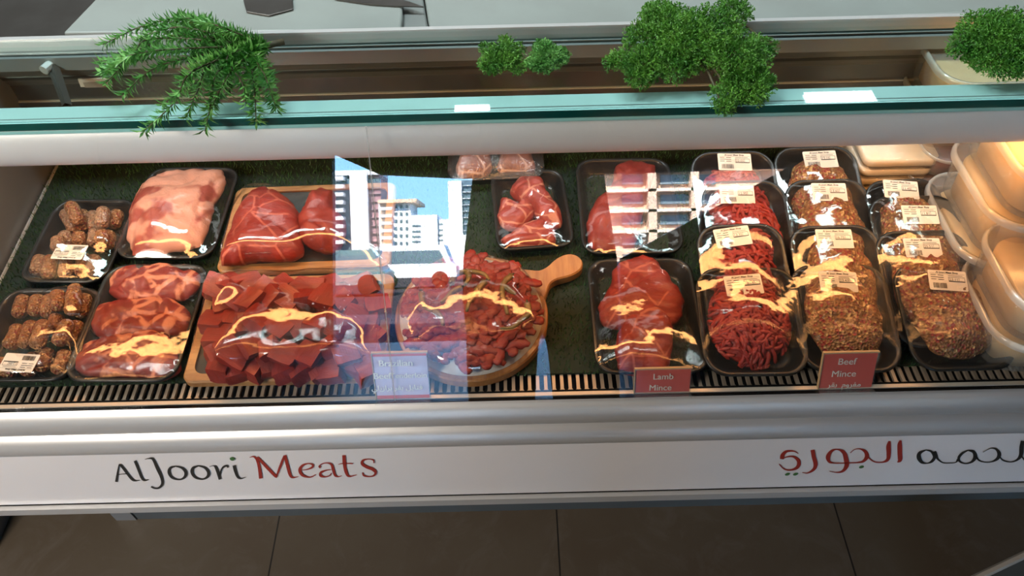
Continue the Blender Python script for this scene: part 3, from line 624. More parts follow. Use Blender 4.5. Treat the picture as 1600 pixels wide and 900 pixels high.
def loaf(M, Wd, L, seed, H=.032):
    out = [(Wd*.385*math.cos(a)*abs(math.cos(a))**-.12 if abs(math.cos(a)) > .01 else 0, L*.40*math.sin(a)) for a in [2*pi*i/14 for i in range(14)]]
    out = [(x*(1+.04*math.sin(seed*3+i*2)), y*(1+.03*math.cos(seed+i))) for i, (x, y) in enumerate(out)]
    return blob('seasoned_mince', out, M, FB, H, M_spice, lump=.13, seed=seed, freq=40, segs=72, rings=22)
LT = .150
rows = [ # back-left px, back-right px, kind, price, label centre px, rot, which
 ((1086, 429), (1244, 427), 'r', '22.75', (1162, 445), .08, 'front'), ((1085, 352), (1220, 348), 'r', '13.35', (1145, 370), .12, 'second'), ((1093, 284), (1224, 280), 'r', '12.95', (1152, 304), -.04, 'third'), ((1076, 238), (1206, 234), 'r', '22.05', (1148, 253), -.05, 'farthest'),
 ((1233, 424), (1384, 422), 'b', '23.43', (1310, 440), -.05, 'front'), ((1229, 354), (1368, 350), 'b', '16.75', (1304, 373), -.03, 'second'), ((1222, 282), (1352, 278), 'b', '13.65', (1296, 300), -.04, 'third'), ((1205, 231), (1334, 227), 'b', '13.15', (1282, 249), .02, 'farthest'),
 ((1392, 416), (1548, 412), 'b', '23.11', (1479, 440), -.10, 'front'), ((1362, 362), (1506, 358), 'b', '20.51', (1442, 387), -.03, 'second'), ((1352, 308), (1492, 304), 'b', '11.81', (1436, 337), -.04, 'third'), ((1345, 284), (1462, 276), 'b', '11.45', (1408, 296), -.15, 'farthest')]
for i, (bl, brr, kd, price, lc, rot, which) in enumerate(rows):
    colname = ['column of red mince trays', 'left column of brown mince trays', 'right column of brown mince trays'][i//4]
    tl = {'front': 14, 'second': 15, 'third': 16, 'farthest': 16}[which]; hb = {'front': .055, 'second': .062, 'third': .064, 'farthest': .064}[which]
    M, Wd, L = tilt_tray(bl, brr, hb, tl, .135 if which == 'front' else LT); M = Matrix.Translation((0, .010 if which == 'front' and i < 8 else (.004 if which == 'front' else 0), 0)) @ M
    fr = colname.replace('trays', 'trays by the tubs') if i//4 == 2 else colname
    t = make_tray(M, Wd, L, '%s black foam tray in the %s' % (which, colname), group='black trays of mince', rad=.028)
    if kd == 'r': o = worms(M, Wd, L, i, n=190 if i == 0 else 130); tag(o, 'red mince strands in the %s tray of the %s' % (which, colname), 'minced meat', 'red mince')
    else: o = loaf(M, Wd, L, i+3); tag(o, 'brown mince loaf in the %s tray of the %s' % (which, colname), 'minced meat', 'brown seasoned mince')
    c = px_local([lc], M, .010)[0]; zl = .013 if c[1] < L*.3 else .010
    lb = [M @ Vector((c[0]+ii*.02, c[1]+jj*.011, zl-.0012)) for ii in (-1, 0, 1) for jj in (-1, 0, 1)]
    film(t, M, Wd, L, [wverts(o), [tuple(p) for p in lb]], rad=.028); s = sticker(t, M, c[0], c[1], zl, .044, .0255, rot, price)
# ------------------------------------------------------------------ wooden boards with slate
def slate_board(px4, label, h=.014):
    M, Wd, L = plate(px4, h); t = empty('serving_board', label, 'serving board', mtx=M, group='slate boards with wooden frames'); a, b_ = Wd/2, L/2; fw = .011
    q = MB(); q.loft([rrect(a-.002, b_-.002, .010, -h), rrect(a, b_, .012, -h+.003), rrect(a, b_, .012, -.002), rrect(a-.002, b_-.002, .010, 0), rrect(a-fw, b_-fw, .012, 0), rrect(a-fw, b_-fw, .012, -.004)], cap1=False)
    q.build('wooden_frame', M_wood, t)
    q = MB(); q.loft([rrect(a-fw+.0005, b_-fw+.0005, .012, -h+.002), rrect(a-fw+.0005, b_-fw+.0005, .012, -.003)]); q.build('slate_inlay', M_slate, t)
    return t, M, Wd, L
t, M, Wd, L = slate_board([(334, 428), (622, 411), (607, 286), (372, 290)], 'wooden framed slate board holding two large smooth beef joints'); obs = []
for i, (px, hgt, lab, mm) in enumerate([([(346, 412), (347, 395), (354, 375), (366, 342), (384, 314), (406, 293), (432, 300), (458, 318), (470, 342), (474, 370), (472, 395), (462, 404), (430, 405), (400, 404), (370, 410)], .042, 'big smooth triangular beef joint on the back slate board', M_lean),
                 ([(466, 345), (478, 325), (492, 300), (520, 298), (526, 330), (541, 350), (532, 384), (512, 392), (486, 386), (470, 375)], .046, 'darker upright beef joint right of the triangular one on the back slate board', M_red)]):
    o = pxblob('beef_joint', px, M, hgt, mm, base=-.003, seed=100+i*4, lump=.10, freq=22, pw=3.2, crease=.10); tag(o, lab, 'beef joint', 'joints on the back slate board'); obs.append(wverts(o))
film(t, M, Wd, L, obs, rad=.012, edge=.0008, nx=56, ny=40)
t, MF, WF, LF = slate_board([(288, 597), (603, 591), (613, 426), (324, 433)], 'wooden framed slate board heaped with cubed beef at the front')
def cube_mesh(seed):
    r = random.Random(seed); q = MB(); n_ = 5; pts = {}; V = []; F = []; s = (r.uniform(.85, 1.2), r.uniform(.75, 1.1), r.uniform(.6, .9)); sk = r.uniform(-.25, .25)
    def vid(i, j, k_):
        if (i, j, k_) not in pts:
            x, y, z = [2*c_/n_-1 for c_ in (i, j, k_)]; v = Vector((x, y, z)); d = v.length
            v *= 1-.12*max(0, d-1.05); v += noise.noise_vector(v*1.0+Vector((seed*7, 0, 0)))*.13 + noise.noise_vector(v*3+Vector((seed*3, 5, 0)))*.03
            v = Vector(((v.x+sk*v.y)*s[0], v.y*s[1], v.z*s[2])); pts[(i, j, k_)] = len(V); V.append(v*.0135)
        return pts[(i, j, k_)]
    R_ = range(n_)
    for i in R_:
        for j in R_:
            F.append((vid(i, j, 0), vid(i, j+1, 0), vid(i+1, j+1, 0), vid(i+1, j, 0))); F.append((vid(i, j, n_), vid(i+1, j, n_), vid(i+1, j+1, n_), vid(i, j+1, n_)))
            F.append((vid(i, 0, j), vid(i+1, 0, j), vid(i+1, 0, j+1), vid(i, 0, j+1))); F.append((vid(i, n_, j), vid(i, n_, j+1), vid(i+1, n_, j+1), vid(i+1, n_, j)))
            F.append((vid(0, i, j), vid(0, i, j+1), vid(0, i+1, j+1), vid(0, i+1, j))); F.append((vid(n_, i, j), vid(n_, i+1, j), vid(n_, i+1, j+1), vid(n_, i, j+1)))
    q.add(V, F); me = bpy.data.meshes.new('beef_cube'); me.from_pydata(q.v, [], q.f); me.materials.append(M_cube); me.update()
    me.polygons.foreach_set('use_smooth', [True]*len(me.polygons)); me.set_sharp_from_angle(angle=math.radians(42)); return me
protos = [cube_mesh(i) for i in range(9)]; obs = []; r = random.Random(5)
first = bpy.data.objects.new('beef_cube', protos[0]); tag(first, 'chunky dark red beef cube heaped on the front slate board', 'beef cube', 'beef cubes on the front slate board')
nC = 0
for lev in range(2):
    rowsv = np.linspace(450, 575, 6) if lev == 0 else np.linspace(468, 548, 3)
    for ri, v in enumerate(rowsv):
        nn = 10 if lev == 0 else 7
        x0, x1 = (342-(v-450)*.08, 585+8*math.sin(ri*2)) if lev == 0 else (365, 560)
        for cI in range(nn):
            u = x0+(x1-x0)*(cI+.5*(ri % 2)*.8)/(nn-.4)+r.uniform(-5, 5); vv = v+r.uniform(-6, 6)
            o = first if nC == 0 else first.copy(); o.data = protos[nC % 9]; COL.objects.link(o); nC += 1
            hh = .0085+lev*.017; p = px_local([(u, vv)], MF, hh)[0]; sc = r.uniform(.95, 1.2)*(1 if lev == 0 else .95)
            o.matrix_world = MF @ Matrix.Translation((p[0], p[1], hh)) @ Matrix.Rotation(r.uniform(0, 6.3), 4, 'Z') @ Matrix.Rotation(r.uniform(-.3, .3)*(1+lev), 4, 'X') @ Matrix.Rotation(r.uniform(-.3, .3)*(1+lev), 4, 'Y') @ Matrix.Scale(sc, 4)
            obs.append([tuple(o.matrix_world @ v_.co) for v_ in o.data.vertices])
film(t, MF, WF, LF, obs, rad=.012, edge=.0008, nx=64, ny=44, wr=.0005)
# ------------------------------------------------------------------ round board
HB = .016
cl, cR, cF, cB = [DK(u, v, HB+TURF) for u, v in ((612, 503), (860, 487), (745, 592), (728, 402))]
ctr_ = (cl+cR)/2; ctr_.y = (cF.y+cB.y)/2; ctr_.z = deckz(ctr_.y)+HB+TURF; RB = ((cR.x-cl.x)/2+(cB.y-cF.y)/2)/2
MR = Matrix.Translation(ctr_) @ Matrix((Vector((1, 0, 0)), DN.cross(Vector((1, 0, 0))).normalized(), DN)).transposed().to_4x4()
tb = empty('round_board', 'round wooden paddle board piled with beef strips and chillies', 'serving board', mtx=MR)
he = px_local([(893, 410)], MR, 0)[0]; hd = Vector((he[0], he[1])); ha = math.atan2(hd.y, hd.x); hl = hd.length
out = []
for i in range(72):
    a = 2*pi*i/72; da = (a-ha+pi) % (2*pi)-pi
    if abs(da) > .30: out.append((RB*math.cos(a), RB*math.sin(a)))
ax = Vector((math.cos(ha), math.sin(ha))); bx = Vector((-ax.y, ax.x))
hp = [(RB*math.cos(.30), -RB*math.sin(.30)), (RB*1.04, -.021), (RB*1.15, -.013), (hl-.03, -.012), (hl-.012, -.0165), (hl+.004, -.015), (hl+.013, -.006), (hl+.013, .006), (hl+.004, .015), (hl-.012, .0165), (hl-.03, .012), (RB*1.15, .013), (RB*1.04, .021), (RB*math.cos(.30), RB*math.sin(.30))]
hp = [tuple(ax*p+bx*q_) for p, q_ in catmull(hp, 3)]
# order: start just after the handle gap
angs = [(math.atan2(y, x)-ha) % (2*pi) for x, y in out]; out = [p for _, p in sorted(zip(angs, out))]
poly = hp + out
cc = Vector((0, 0))
def inset(P, d):
    n_ = len(P); R_ = []
    for i in range(n_):
        a, b_ = Vector(P[i-1]), Vector(P[(i+1) % n_]); t_ = (b_-a).normalized(); R_.append((P[i][0]-t_.y*d, P[i][1]+t_.x*d))
    return R_
q = MB(); q.loft([[(x, y, -HB) for x, y in inset(poly, .002)], [(x, y, -HB+.003) for x, y in poly], [(x, y, -.002) for x, y in poly], [(x, y, 0) for x, y in inset(poly, .0015)]])
bo = q.build('paddle', M_woodx, tb)
q = MB(); q.loft([[(RB*.93*math.cos(2*pi*k_/60), RB*.93*math.sin(2*pi*k_/60), z) for k_ in range(60)] for z in (.0001, .0012)]); 
q.build('plate', mat('white_plate', (.7, .66, .62), .3), tb, True)
def strip_mesh(seed):
    r_ = random.Random(seed); q = MB(); x, y, an_ = -.016, 0, r_.uniform(-.3, .3); P = []; R_ = []; cv = r_.uniform(-50, 50)
    for j in range(10):
        P.append((x, y, .001*math.sin(j*1.1+seed))); R_.append([.0045, .006, .0072, .008, .0078, .0072, .0078, .0074, .0066, .005][j]*r_.uniform(.72, 1.2)); x += math.cos(an_)*.0036; y += math.sin(an_)*.0036; an_ += cv*.0036
    q.tube(P, R_, 9, .5); me = bpy.data.meshes.new('beef_strip'); me.from_pydata(q.v, [], q.f); me.materials.append(M_red if seed % 2 else M_cube); me.polygons.foreach_set('use_smooth', [True]*len(me.polygons)); return me
sm = [strip_mesh(i) for i in range(10)]; obs = []; r = random.Random(3)
first = bpy.data.objects.new('beef_strip', sm[0]); tag(first, 'dark red beef strip in the heap on the round board', 'beef strip', 'beef strips on the round board')
for i in range(290):
    rr = math.sqrt((i+.5)/290)*.80*RB; a = i*2.39996; x, y = rr*math.cos(a), rr*math.sin(a)
    z = .004+.018*max(1-(rr/RB)**2.2, 0)**.8+r.uniform(-.002, .002)
    o = first if i == 0 else first.copy(); o.data = sm[i % 10]; COL.objects.link(o)
    o.matrix_world = MR @ Matrix.Translation((x, y, z)) @ Matrix.Rotation(r.uniform(0, 6.3), 4, 'Z') @ Matrix.Rotation(r.uniform(-.35, .35), 4, 'Y') @ Matrix.Scale(r.uniform(.7, 1.05), 4)
    obs.append([tuple(o.matrix_world @ v_.co) for v_ in o.data.vertices])
CH = [([(706, 448), (712, 434), (727, 429), (745, 430), (758, 434), (765, 443)], 'arched chilli with both ends bent down at the back of the round board'), ([(731, 430), (733, 440), (728, 450)], 'short stubby chilli under the arched one'),
      ([(659, 460), (662, 478), (672, 487), (682, 488)], 'hooked chilli near the left rim of the round board'), ([(722, 455), (708, 462), (698, 472), (690, 478)], 'brown chilli lying left of the middle of the round board'),
      ([(758, 446), (745, 462), (734, 478), (730, 492)], 'long thin chilli in the middle of the round board'), ([(746, 458), (748, 466), (754, 470)], 'tiny yellowish chilli bit in the middle of the round board'),
      ([(799, 433), (788, 445), (785, 462), (790, 482), (793, 494)], 'long chilli with a split tip on the right of the round board'), ([(788, 452), (798, 458), (806, 462)], 'pale chilli end branching from the long right chilli'),
      ([(680, 490), (690, 500), (693, 512)], 'soft dull chilli below the hooked one'), ([(824, 475), (826, 490), (815, 500), (800, 513), (782, 516)], 'curved olive chilli beside the right rim of the round board')]
for i, (px, lab) in enumerate(CH):
    P = []
    for u, v in px:
        p = px_local([(u, v)], MR, .030)[0]; rr = math.hypot(*p); z = .0125+.018*max(1-(rr/RB)**2.2, 0)**.8+.0075; P.append(Vector((p[0], p[1], z)))
    P = [Vector(p) for p in catmull(P, 5)]; N = len(P); q = MB(); q.tube([MR @ p for p in P], [.0042*(1-.55*j/N) for j in range(N)], 8)
    o = q.build('chilli', M_chili, None, True, MR @ P[N//2]); tag(o, lab, 'chilli', 'cooked chillies on the round board')
    q = MB(); q.tube([MR @ (P[0]+Vector((0, 0, 0))), MR @ (P[0]+(P[0]-P[1]).normalized()*.005+Vector((0, 0, .001)))], [.002, .001], 6); s = q.build('stalk', M_herb, None, True, MR @ P[N//2]); s.parent = o; s.matrix_parent_inverse = Matrix.Identity(4); s.location = (0, 0, 0)
    obs.append(wverts(o))
film(tb, MR, 2*RB, 2*RB, obs, circ=True, edge=.0008, nx=64, ny=64, wr=.0005)
# ------------------------------------------------------------------ price cards in acrylic holders
def card(px_bl, px_br, h_px_top, label, lines, mcard, mtext, strip=False, lean=25, yb=.489):
    """card standing on the grille, leaning back"""
    a = PZ(*px_bl, ZG+.001); b_ = PZ(*px_br, ZG+.001); a.y = b_.y = .4735; a.z = b_.z = .7795; ex = (b_-a); wd = ex.length; ex.normalize(); up = Vector((0, math.sin(math.radians(lean)), math.cos(math.radians(lean)))); ez = ex.cross(up).normalized(); up = ez.cross(ex)
    tp = hit(*h_px_top, a, ez); hh = (tp-a).dot(up)
    M = Matrix.Translation(a) @ Matrix((ex, up, ez)).transposed().to_4x4()
    t = empty('price_card', label, 'price card', mtx=M)
    q = MB(); q.box((0, .0, -.0012), (wd, hh, -.0004)); q.build('card', mcard, t)
    q = MB(); q.box((-.0012, -.0, -.0028), (wd+.0012, hh+.0012, -.0014)); q.box((-.0012, -.0, -.0002), (wd+.0012, hh+.0012, .0008)); q.box((-.0012, -.001, -.016), (wd+.0012, .0006, .010)); q.build('acrylic_holder', M_acryl, t)
    q = MB(); q.box((-.0014, hh, -.003), (wd+.0014, hh+.0016, .001)); q.box((-.0016, 0, -.003), (-.0006, hh, .001)); q.build('holder_edge', mat('acrylic_edge', (.52, .38, .22), .25, coat=.5), t)
    if strip:
        q = MB(); q.box((0, 0, -.0004), (wd, hh*.09, -.0001)); q.box((0, hh*.94, -.0004), (wd, hh, -.0001)); q.build('red_border', M_cardred, t)
    q = MB()
    for s, x, y, size, bold in lines:
        vs, fs = text_mesh(s, size*hh, 'CENTER')
        for k_ in (-1, 0, 1): q.add([(vx+x*wd+k_*bold, vy+y*hh, .0010+k_*.00002) for vx, vy, _ in vs], fs)
    q.build('card_print', mtext, t); return t
baq = '\ufeae\ufed8\ufe91'; maf = '\ufee1\ufeed\ufeae\ufed4\ufee3'; fat = '\ufede\ufef3\ufe8e\ufe98\ufed3'; brz = '\ufef2\ufee0\ufef3\ufeaf\ufe8d\ufeae\ufe91'
card((592, 608), (673, 604), (592, 553), 'price card reading Brazilian Beef Tenderloin, painted with a lavender reflection, in a clear holder on the grille', [('Brazilian', .42, .74, .19, .0003), ('Beef', .14, .47, .19, .0003), ('Tenderloin', .64, .48, .155, .0002), (brz+' '+baq+' '+fat, .40, .22, .15, .0002)], M_cardwash, M_cardtextw, True)
card((992, 620), (1077, 617), (993, 578), 'red price card reading Lamb Mince, in a clear holder on the grille', [('Lamb', .5, .60, .34, .00012), ('Mince', .46, .14, .34, .00012)], M_cardred, M_cardtext)
card((1280, 615), (1362, 612), (1281, 553), 'red price card reading Beef Mince above Arabic writing, in a clear holder', [('Beef', .44, .70, .25, .00012), ('Mince', .42, .36, .25, .00012), (baq+'  '+maf, .47, .07, .20, .0003)], M_cardred, M_cardtext)
# ------------------------------------------------------------------ tubs and packs at the right
def tub(name, c, w, d, h, label, mcont, group, rad=.03, rot=0, fill=.8, cap=True):
    """c: centre of the base"""
    M = Matrix.Translation(c) @ Matrix.Rotation(rot, 4, 'Z'); t = empty(name, label, 'food tub', mtx=M, group=group); a, b_ = w/2, d/2
    q = MB(); q.loft([rrect(a*.86, b_*.86, rad*.8, 0), rrect(a*.88, b_*.88, rad*.85, .002), rrect(a*.96, b_*.96, rad, h*.9), rrect(a*.96, b_*.96, rad, h*.93)], cap1=False); q.build('tub', M_tub, t, True)
    q = MB(); q.loft([rrect(a*.78, b_*.78, rad*.75, .002), rrect(a*.81, b_*.81, rad*.8, h*fill*.92), rrect(a*.78, b_*.78, rad*.75, h*fill), rrect(a*.5, b_*.5, rad*.6, h*(fill-.02))]); q.build('contents', mcont, t, True)
    if cap:
        q = MB(); q.loft([rrect(a, b_, rad*1.1, h*.88), rrect(a*1.01, b_*1.01, rad*1.1, h*.93), rrect(a, b_, rad*1.1, h), rrect(a*.95, b_*.95, rad, h*1.0), rrect(a*.92, b_*.92, rad*.95, h*.955), rrect(a*.88, b_*.88, rad*.9, h*.955)], cap0=False); q.build('lid', M_tub, t, True); q = MB(); q.loft([rrect(a*1.012, b_*1.012, rad*1.12, h*.86), rrect(a*1.018, b_*1.018, rad*1.12, h*.93), rrect(a*1.0, b_*1.0, rad*1.1, h*1.005), rrect(a*.965, b_*.965, rad, h*1.005), rrect(a*.955, b_*.955, rad, h*.97)], cap0=False, cap1=False); q.build('lid_rim', M_rim, t, True)
    return t
gt_ = 'stacked food tubs at the right'
pA = PZ(1572, 300, .90); zb = deckz(pA.y)+TURF
for i, (dx_, lab) in enumerate([(.0, 'bottom tub of the tall stack of cream tubs behind'), (.008, 'middle tub of the tall stack of cream tubs behind'), (.014, 'upper tub of the tall stack of cream tubs, rising to the glass top')]):
    tub('food_tub', (pA.x+.03+dx_, pA.y+.01, zb+i*.062), .165, .165, .062, lab+', cream filled', M_cream, gt_, .04)
pE = PZ(1545, 104, .965)
for i, lab in enumerate(['bottom', 'middle', 'top']): tub('food_tub', (pE.x+.012, .853, deckz(.853)+TURF+i*.055), .15, .125, .055, lab+' tub of the stack at the very back, seen through the glass top', M_cream, gt_, .035)
pB = PZ(1662, 438, .87); zb = deckz(pB.y)+TURF
for i, lab in enumerate(['lower tub of the short stack nearest the front at the right edge', 'upper tub of the short stack nearest the front, cream filled']):
    tub('food_tub', (pB.x, pB.y, zb+i*.055), .165, .145, .055, lab, M_cream, gt_, .04)
pC = PZ(1458, 262, .83); zb = deckz(pC.y)+TURF
tub('sauce_tub', (pC.x, pC.y, zb), .075, .075, .035, 'small clear tub of dark red sauce behind the brown mince, lower one', M_sauce, 'small sauce tubs', .03)
tub('sauce_tub', (pC.x+.014, pC.y+.012, zb+.036), .075, .075, .030, 'small clear tub of dark red sauce stacked on another', M_sauce, 'small sauce tubs', .03)
pD = PZ(1378, 262, .82); zb = deckz(pD.y)+TURF
for i in range(4):
    t = empty('sliced_pack', ['lowest', 'second lowest', 'second highest', 'topmost'][i]+' pack in the stack of pale square slices under the canopy', 'pack of slices', (pD.x+.003*i, pD.y+.02, zb+i*.0155), 'packs of pale slices')
    q = MB(); q.loft([rrect(.047, .045, .012, .0005), rrect(.05, .048, .014, .004), rrect(.05, .048, .014, .0115), rrect(.047, .045, .012, .0145)]); q.build('slices', M_cheese, t, True)
    q = MB(); q.loft([rrect(.051, .049, .013, .0), rrect(.0525, .0505, .015, .008), rrect(.051, .049, .013, .0152)]); q.build('wrapper', M_filmw, t, True)
# ------------------------------------------------------------------ cutting boards and knife on the worktop
def slab(name, px, z, th, m, label, cat):
    P = [PZ(u, v, z) for u, v in px]; q = MB(); q.prism([(p.x, p.y, z-th) for p in P], (0, 0, th)); o = bevel(q.build(name, m, None, False, P[0]), .003); return tag(o, label, cat)
slab('cutting_board', [(98, 51), (626, 47), (629, 20), (622, -60), (205, -60)], .975, .019, M_white_pl, 'long white cutting board on the rear worktop above the rosemary', 'cutting board')
slab('cutting_board', [(672, 50), (1180, 33), (1700, 12), (1700, -70), (655, -60)], .975, .019, M_white_pl, 'white cutting board on the rear worktop right of the thin gap', 'cutting board')
slab('cutting_board', [(629, 55), (671, 52), (655, -40), (630, -40)], .966, .010, mat('grey_board', (.20, .22, .21), .4), 'narrow greyer board end showing between the two white cutting boards', 'cutting board')
kf = empty('kitchen_knife', 'dark kitchen knife lying on the long white cutting board, tip pointing right', 'knife', PZ(560, 0, .977))
o0 = PZ(560, 0, .977)
q = MB(); q.prism([PZ(u, v, .9765)-o0 for u, v in ((505, -14), (525, 0), (580, 8), (630, 11), (662, 12), (640, 4), (600, -6), (560, -16))], (0, 0, .0015)); q.build('blade', M_steel_d, kf)
q = MB(); q.tube([PZ(540, -10, .982)-o0, PZ(440, -40, .984)-o0], .009, 8); q.build('handle', M_black, kf, True)
o = slab('shade_patch', [(380, 0), (385, 18), (420, 24), (458, 14), (455, -30), (384, -30)], .978, .002, M_steel_d, 'soft dark patch of shade on the long white cutting board, made as a thin plate', 'shade_patch')  # soft shade on the board, built as a thin dark plate
# ------------------------------------------------------------------ plants on the glass top
GZ = 1.0787
def leafq(q, p, d, L, w, up):
    s = d.cross(up); s = s.normalized() if s.length > 1e-3 else Vector((1, 0, 0)); m_ = p+d*L*.5+up*L*.06
    q.add([p, m_+s*w, p+d*L-up*L*.12, m_-s*w], [(0, 1, 2, 3)])
def sprig_plant(name, label, stems, m, leaf, seed, stub=None, step=.004, per=4, w=.0011, lenj=(.7, 1.25)):
    r = random.Random(seed); t = empty(name, label, 'plant', stems[0][0]); o0 = Vector(stems[0][0]); ql = MB(); qs = MB()
    for S in stems:
        C_ = [Vector(c_)-o0 for c_ in catmull(S, 14)]; qs.tube(C_, [.0011*(1-.6*i/len(C_)) for i in range(len(C_))], 5); acc = 0
        for i in range(1, len(C_)):
            seg = C_[i]-C_[i-1]; acc += seg.length
            while acc > step:
                acc -= step; tdir = seg.normalized(); a0 = r.uniform(0, 6.3)
                s1 = tdir.cross(Vector((0, 0, 1))).normalized(); s2 = s1.cross(tdir)
                for k_ in range(per):
                    a = a0+2*pi*k_/per+r.uniform(-.4, .4); d = (tdir*r.uniform(.35, 1.0)+(s1*math.cos(a)+s2*math.sin(a))).normalized(); up = (s1*math.cos(a+1.57)+s2*math.sin(a+1.57)).cross(d).normalized()
                    p = C_[i]-seg*r.random()
                    if (p+o0+d*leaf).z < GZ+.001 and (p+o0).y > .604: d.z = abs(d.z)*.3; d.normalize()
                    leafq(ql, p, d, leaf*r.uniform(*lenj), w, up)
    qs.build('stem', M_twig, t, True); ql.build('foliage', m, t)
    if stub:
        q = MB(); q.tube([Vector(p)-o0 for p in stub], .0035, 8); q.build('cut_stem', M_twig, t, True)
    return t
def pzs(lst): return [tuple(PZ(u, v, z)) for u, v, z in lst]
rs = []
r = random.Random(12)
ends = [((300, 30), (160, 70)), ((280, 55), (158, 100)), ((250, 60), (165, 130)), ((230, 80), (160, 115)), ((290, 90), (190, 150)), ((310, 110), (225, 205)), ((330, 120), (250, 165)), ((350, 110), (320, 205)), ((370, 100), (330, 170)), ((385, 95), (400, 190)),
        ((390, 80), (432, 170)), ((380, 60), (425, 130)), ((320, 60), (230, 45)), ((300, 75), (210, 90)), ((340, 90), (280, 130)), ((360, 85), (360, 150)), ((300, 45), (215, 60)), ((345, 40), (280, 28)), ((370, 75), (300, 95)), ((350, 60), (250, 105)), ((365, 95), (385, 165)), ((330, 100), (290, 185)), ((375, 60), (330, 50))]
for i, (mid, end) in enumerate(ends):
    zm = GZ+.012+.03*r.random(); ze = GZ+.006+.012*r.random()
    if end[1] > 185: ze = GZ+.002
    rs.append(pzs([(415, 70, GZ+.010), (mid[0]+r.uniform(-8, 8), mid[1], zm), ((mid[0]+end[0])/2+r.uniform(-6, 6), (mid[1]+end[1])/2+r.uniform(-6, 6)-4, (zm+ze)/2+.004), (end[0], end[1], ze)]))
sprig_plant('rosemary_sprig', 'feathery green rosemary sprig with long needles lying on the glass top at the left', rs, M_leafA, .0115, 3, stub=pzs([(385, 78, GZ+.008), (444, 65, GZ+.008)]), step=.0036, per=5, w=.0013)
def moss_plant(name, label, lobes, m, seed, n=1400, leaf=.0032, stub=None, w=.0009):
    """lobes: (u, v, radius_px, z) clumps of tiny forked leaves"""
    r = random.Random(seed); o0 = PZ(lobes[0][0], lobes[0][1], GZ); t = empty(name, label, 'plant', o0); ql = MB(); qs = MB(); tot = sum(l_[2]**2 for l_ in lobes)
    for (u, v, R_, zc) in lobes:
        c = PZ(u, v, GZ+zc); rad = R_/FPX*(c-CAM).length; root = PZ(lobes[0][0], lobes[0][1], GZ+.008); qs.tube([root-o0, (root+c)/2-o0+Vector((0, 0, .004)), c-o0], .0012, 5)
        for i in range(int(n*R_**2/tot)):
            d = Vector((r.gauss(0, 1), r.gauss(0, 1), r.gauss(0, 1)*.8)).normalized(); rr = rad*r.random()**.42*(1+.25*noise.noise(d*2.5+Vector((seed, u, 0)))); p = c+Vector((d.x*rr, d.y*rr, d.z*rr*.55))
            if p.z < GZ+.002 and p.y > .600: p.z = GZ+.002+r.random()*.004
            dd = (d+Vector((r.gauss(0, .5), r.gauss(0, .5), r.gauss(0, .5)+.3))).normalized(); up = Vector((r.gauss(0, 1), r.gauss(0, 1), r.gauss(0, 1))).normalized()
            L_ = leaf*r.uniform(.8, 1.6); leafq(ql, p-o0, dd, L_, w, up); tip = p+dd*L_*.6
            for k_ in range(3):
                d2 = (dd+Vector((r.gauss(0, .7), r.gauss(0, .7), r.gauss(0, .7)))).normalized(); leafq(ql, tip-o0, d2, L_*.8, w*.9, up)
    ql.build('foliage', m, t); qs.build('stem', M_twig, t, True)
    if stub:
        q = MB(); q.tube([Vector(p)-o0 for p in stub], .0015, 6); q.build('cut_stem', M_twig, t, True)
moss_plant('moss_sprig', 'small dark green moss sprig on the glass top, left one of the tiny pair', [(783, 90, 26, .012), (798, 80, 20, .012), (768, 100, 20, .008), (762, 76, 12, .01), (790, 64, 10, .01), (808, 104, 14, .006)], M_leafB, 21, 2600, .0022, w=.0006)
moss_plant('moss_sprig', 'small bright green moss sprig on the glass top, right one of the tiny pair', [(857, 88, 26, .012), (838, 98, 16, .01), (873, 88, 16, .01), (847, 72, 13, .01), (852, 106, 10, .006)], M_leafA, 22, 2400, .0022, w=.0006)
moss_plant('moss_branch', 'large bushy green moss branch on the glass top right of the middle', [(1080, 65, 56, .020), (1040, 35, 42, .018), (1010, 60, 34, .015), (1110, 45, 46, .02), (1145, 20, 26, .02), (1150, 85, 48, .018), (1050, 95, 42, .012), (1005, 100, 32, .01), (970, 93, 20, .008), (955, 98, 12, .006), (1165, 120, 36, .01), (1140, 145, 26, .006), (1175, 145, 24, .006), (1130, 168, 14, .004), (1190, 75, 22, .012), (1000, 122, 20, .006), (1030, 20, 24, .012), (1145, 0, 18, .02), (1192, 130, 18, .006)], M_leafB, 23, 17000, .0027, stub=pzs([(1150, 55, GZ+.01), (1205, 75, GZ+.014), (1160, 35, GZ+.012)]), w=.0007)
moss_plant('moss_branch', 'bushy green moss branch on the glass top at the far right end', [(1570, 60, 44, .018), (1540, 45, 32, .016), (1600, 50, 44, .02), (1520, 65, 26, .012), (1500, 78, 16, .008), (1560, 95, 34, .008), (1600, 95, 36, .008), (1640, 60, 45, .02), (1530, 95, 18, .006)], M_leafC, 24, 10000, .0027, w=.0007)
# crumpled wrap by the branch
q = MB(); o0 = PZ(1190, 45, GZ+.006); r = random.Random(9)
G = [[PZ(1158+7.5*i+r.uniform(-2, 2), 32+i*3.5+7*j+r.uniform(-2, 2), GZ+.003+r.uniform(0, .011))-o0 for i in range(8)] for j in range(4)]
for j in range(3):
    for i in range(7): q.add([G[j][i], G[j][i+1], G[j+1][i+1], G[j+1][i]], [(0, 1, 2, 3)])
o = q.build('plastic_wrap', thin('crumpled_wrap', .15, rough=.1, haze=.22), None, False, o0); tag(o, 'crumpled scrap of clear plastic wrap on the stem of the big moss branch', 'plastic wrap')
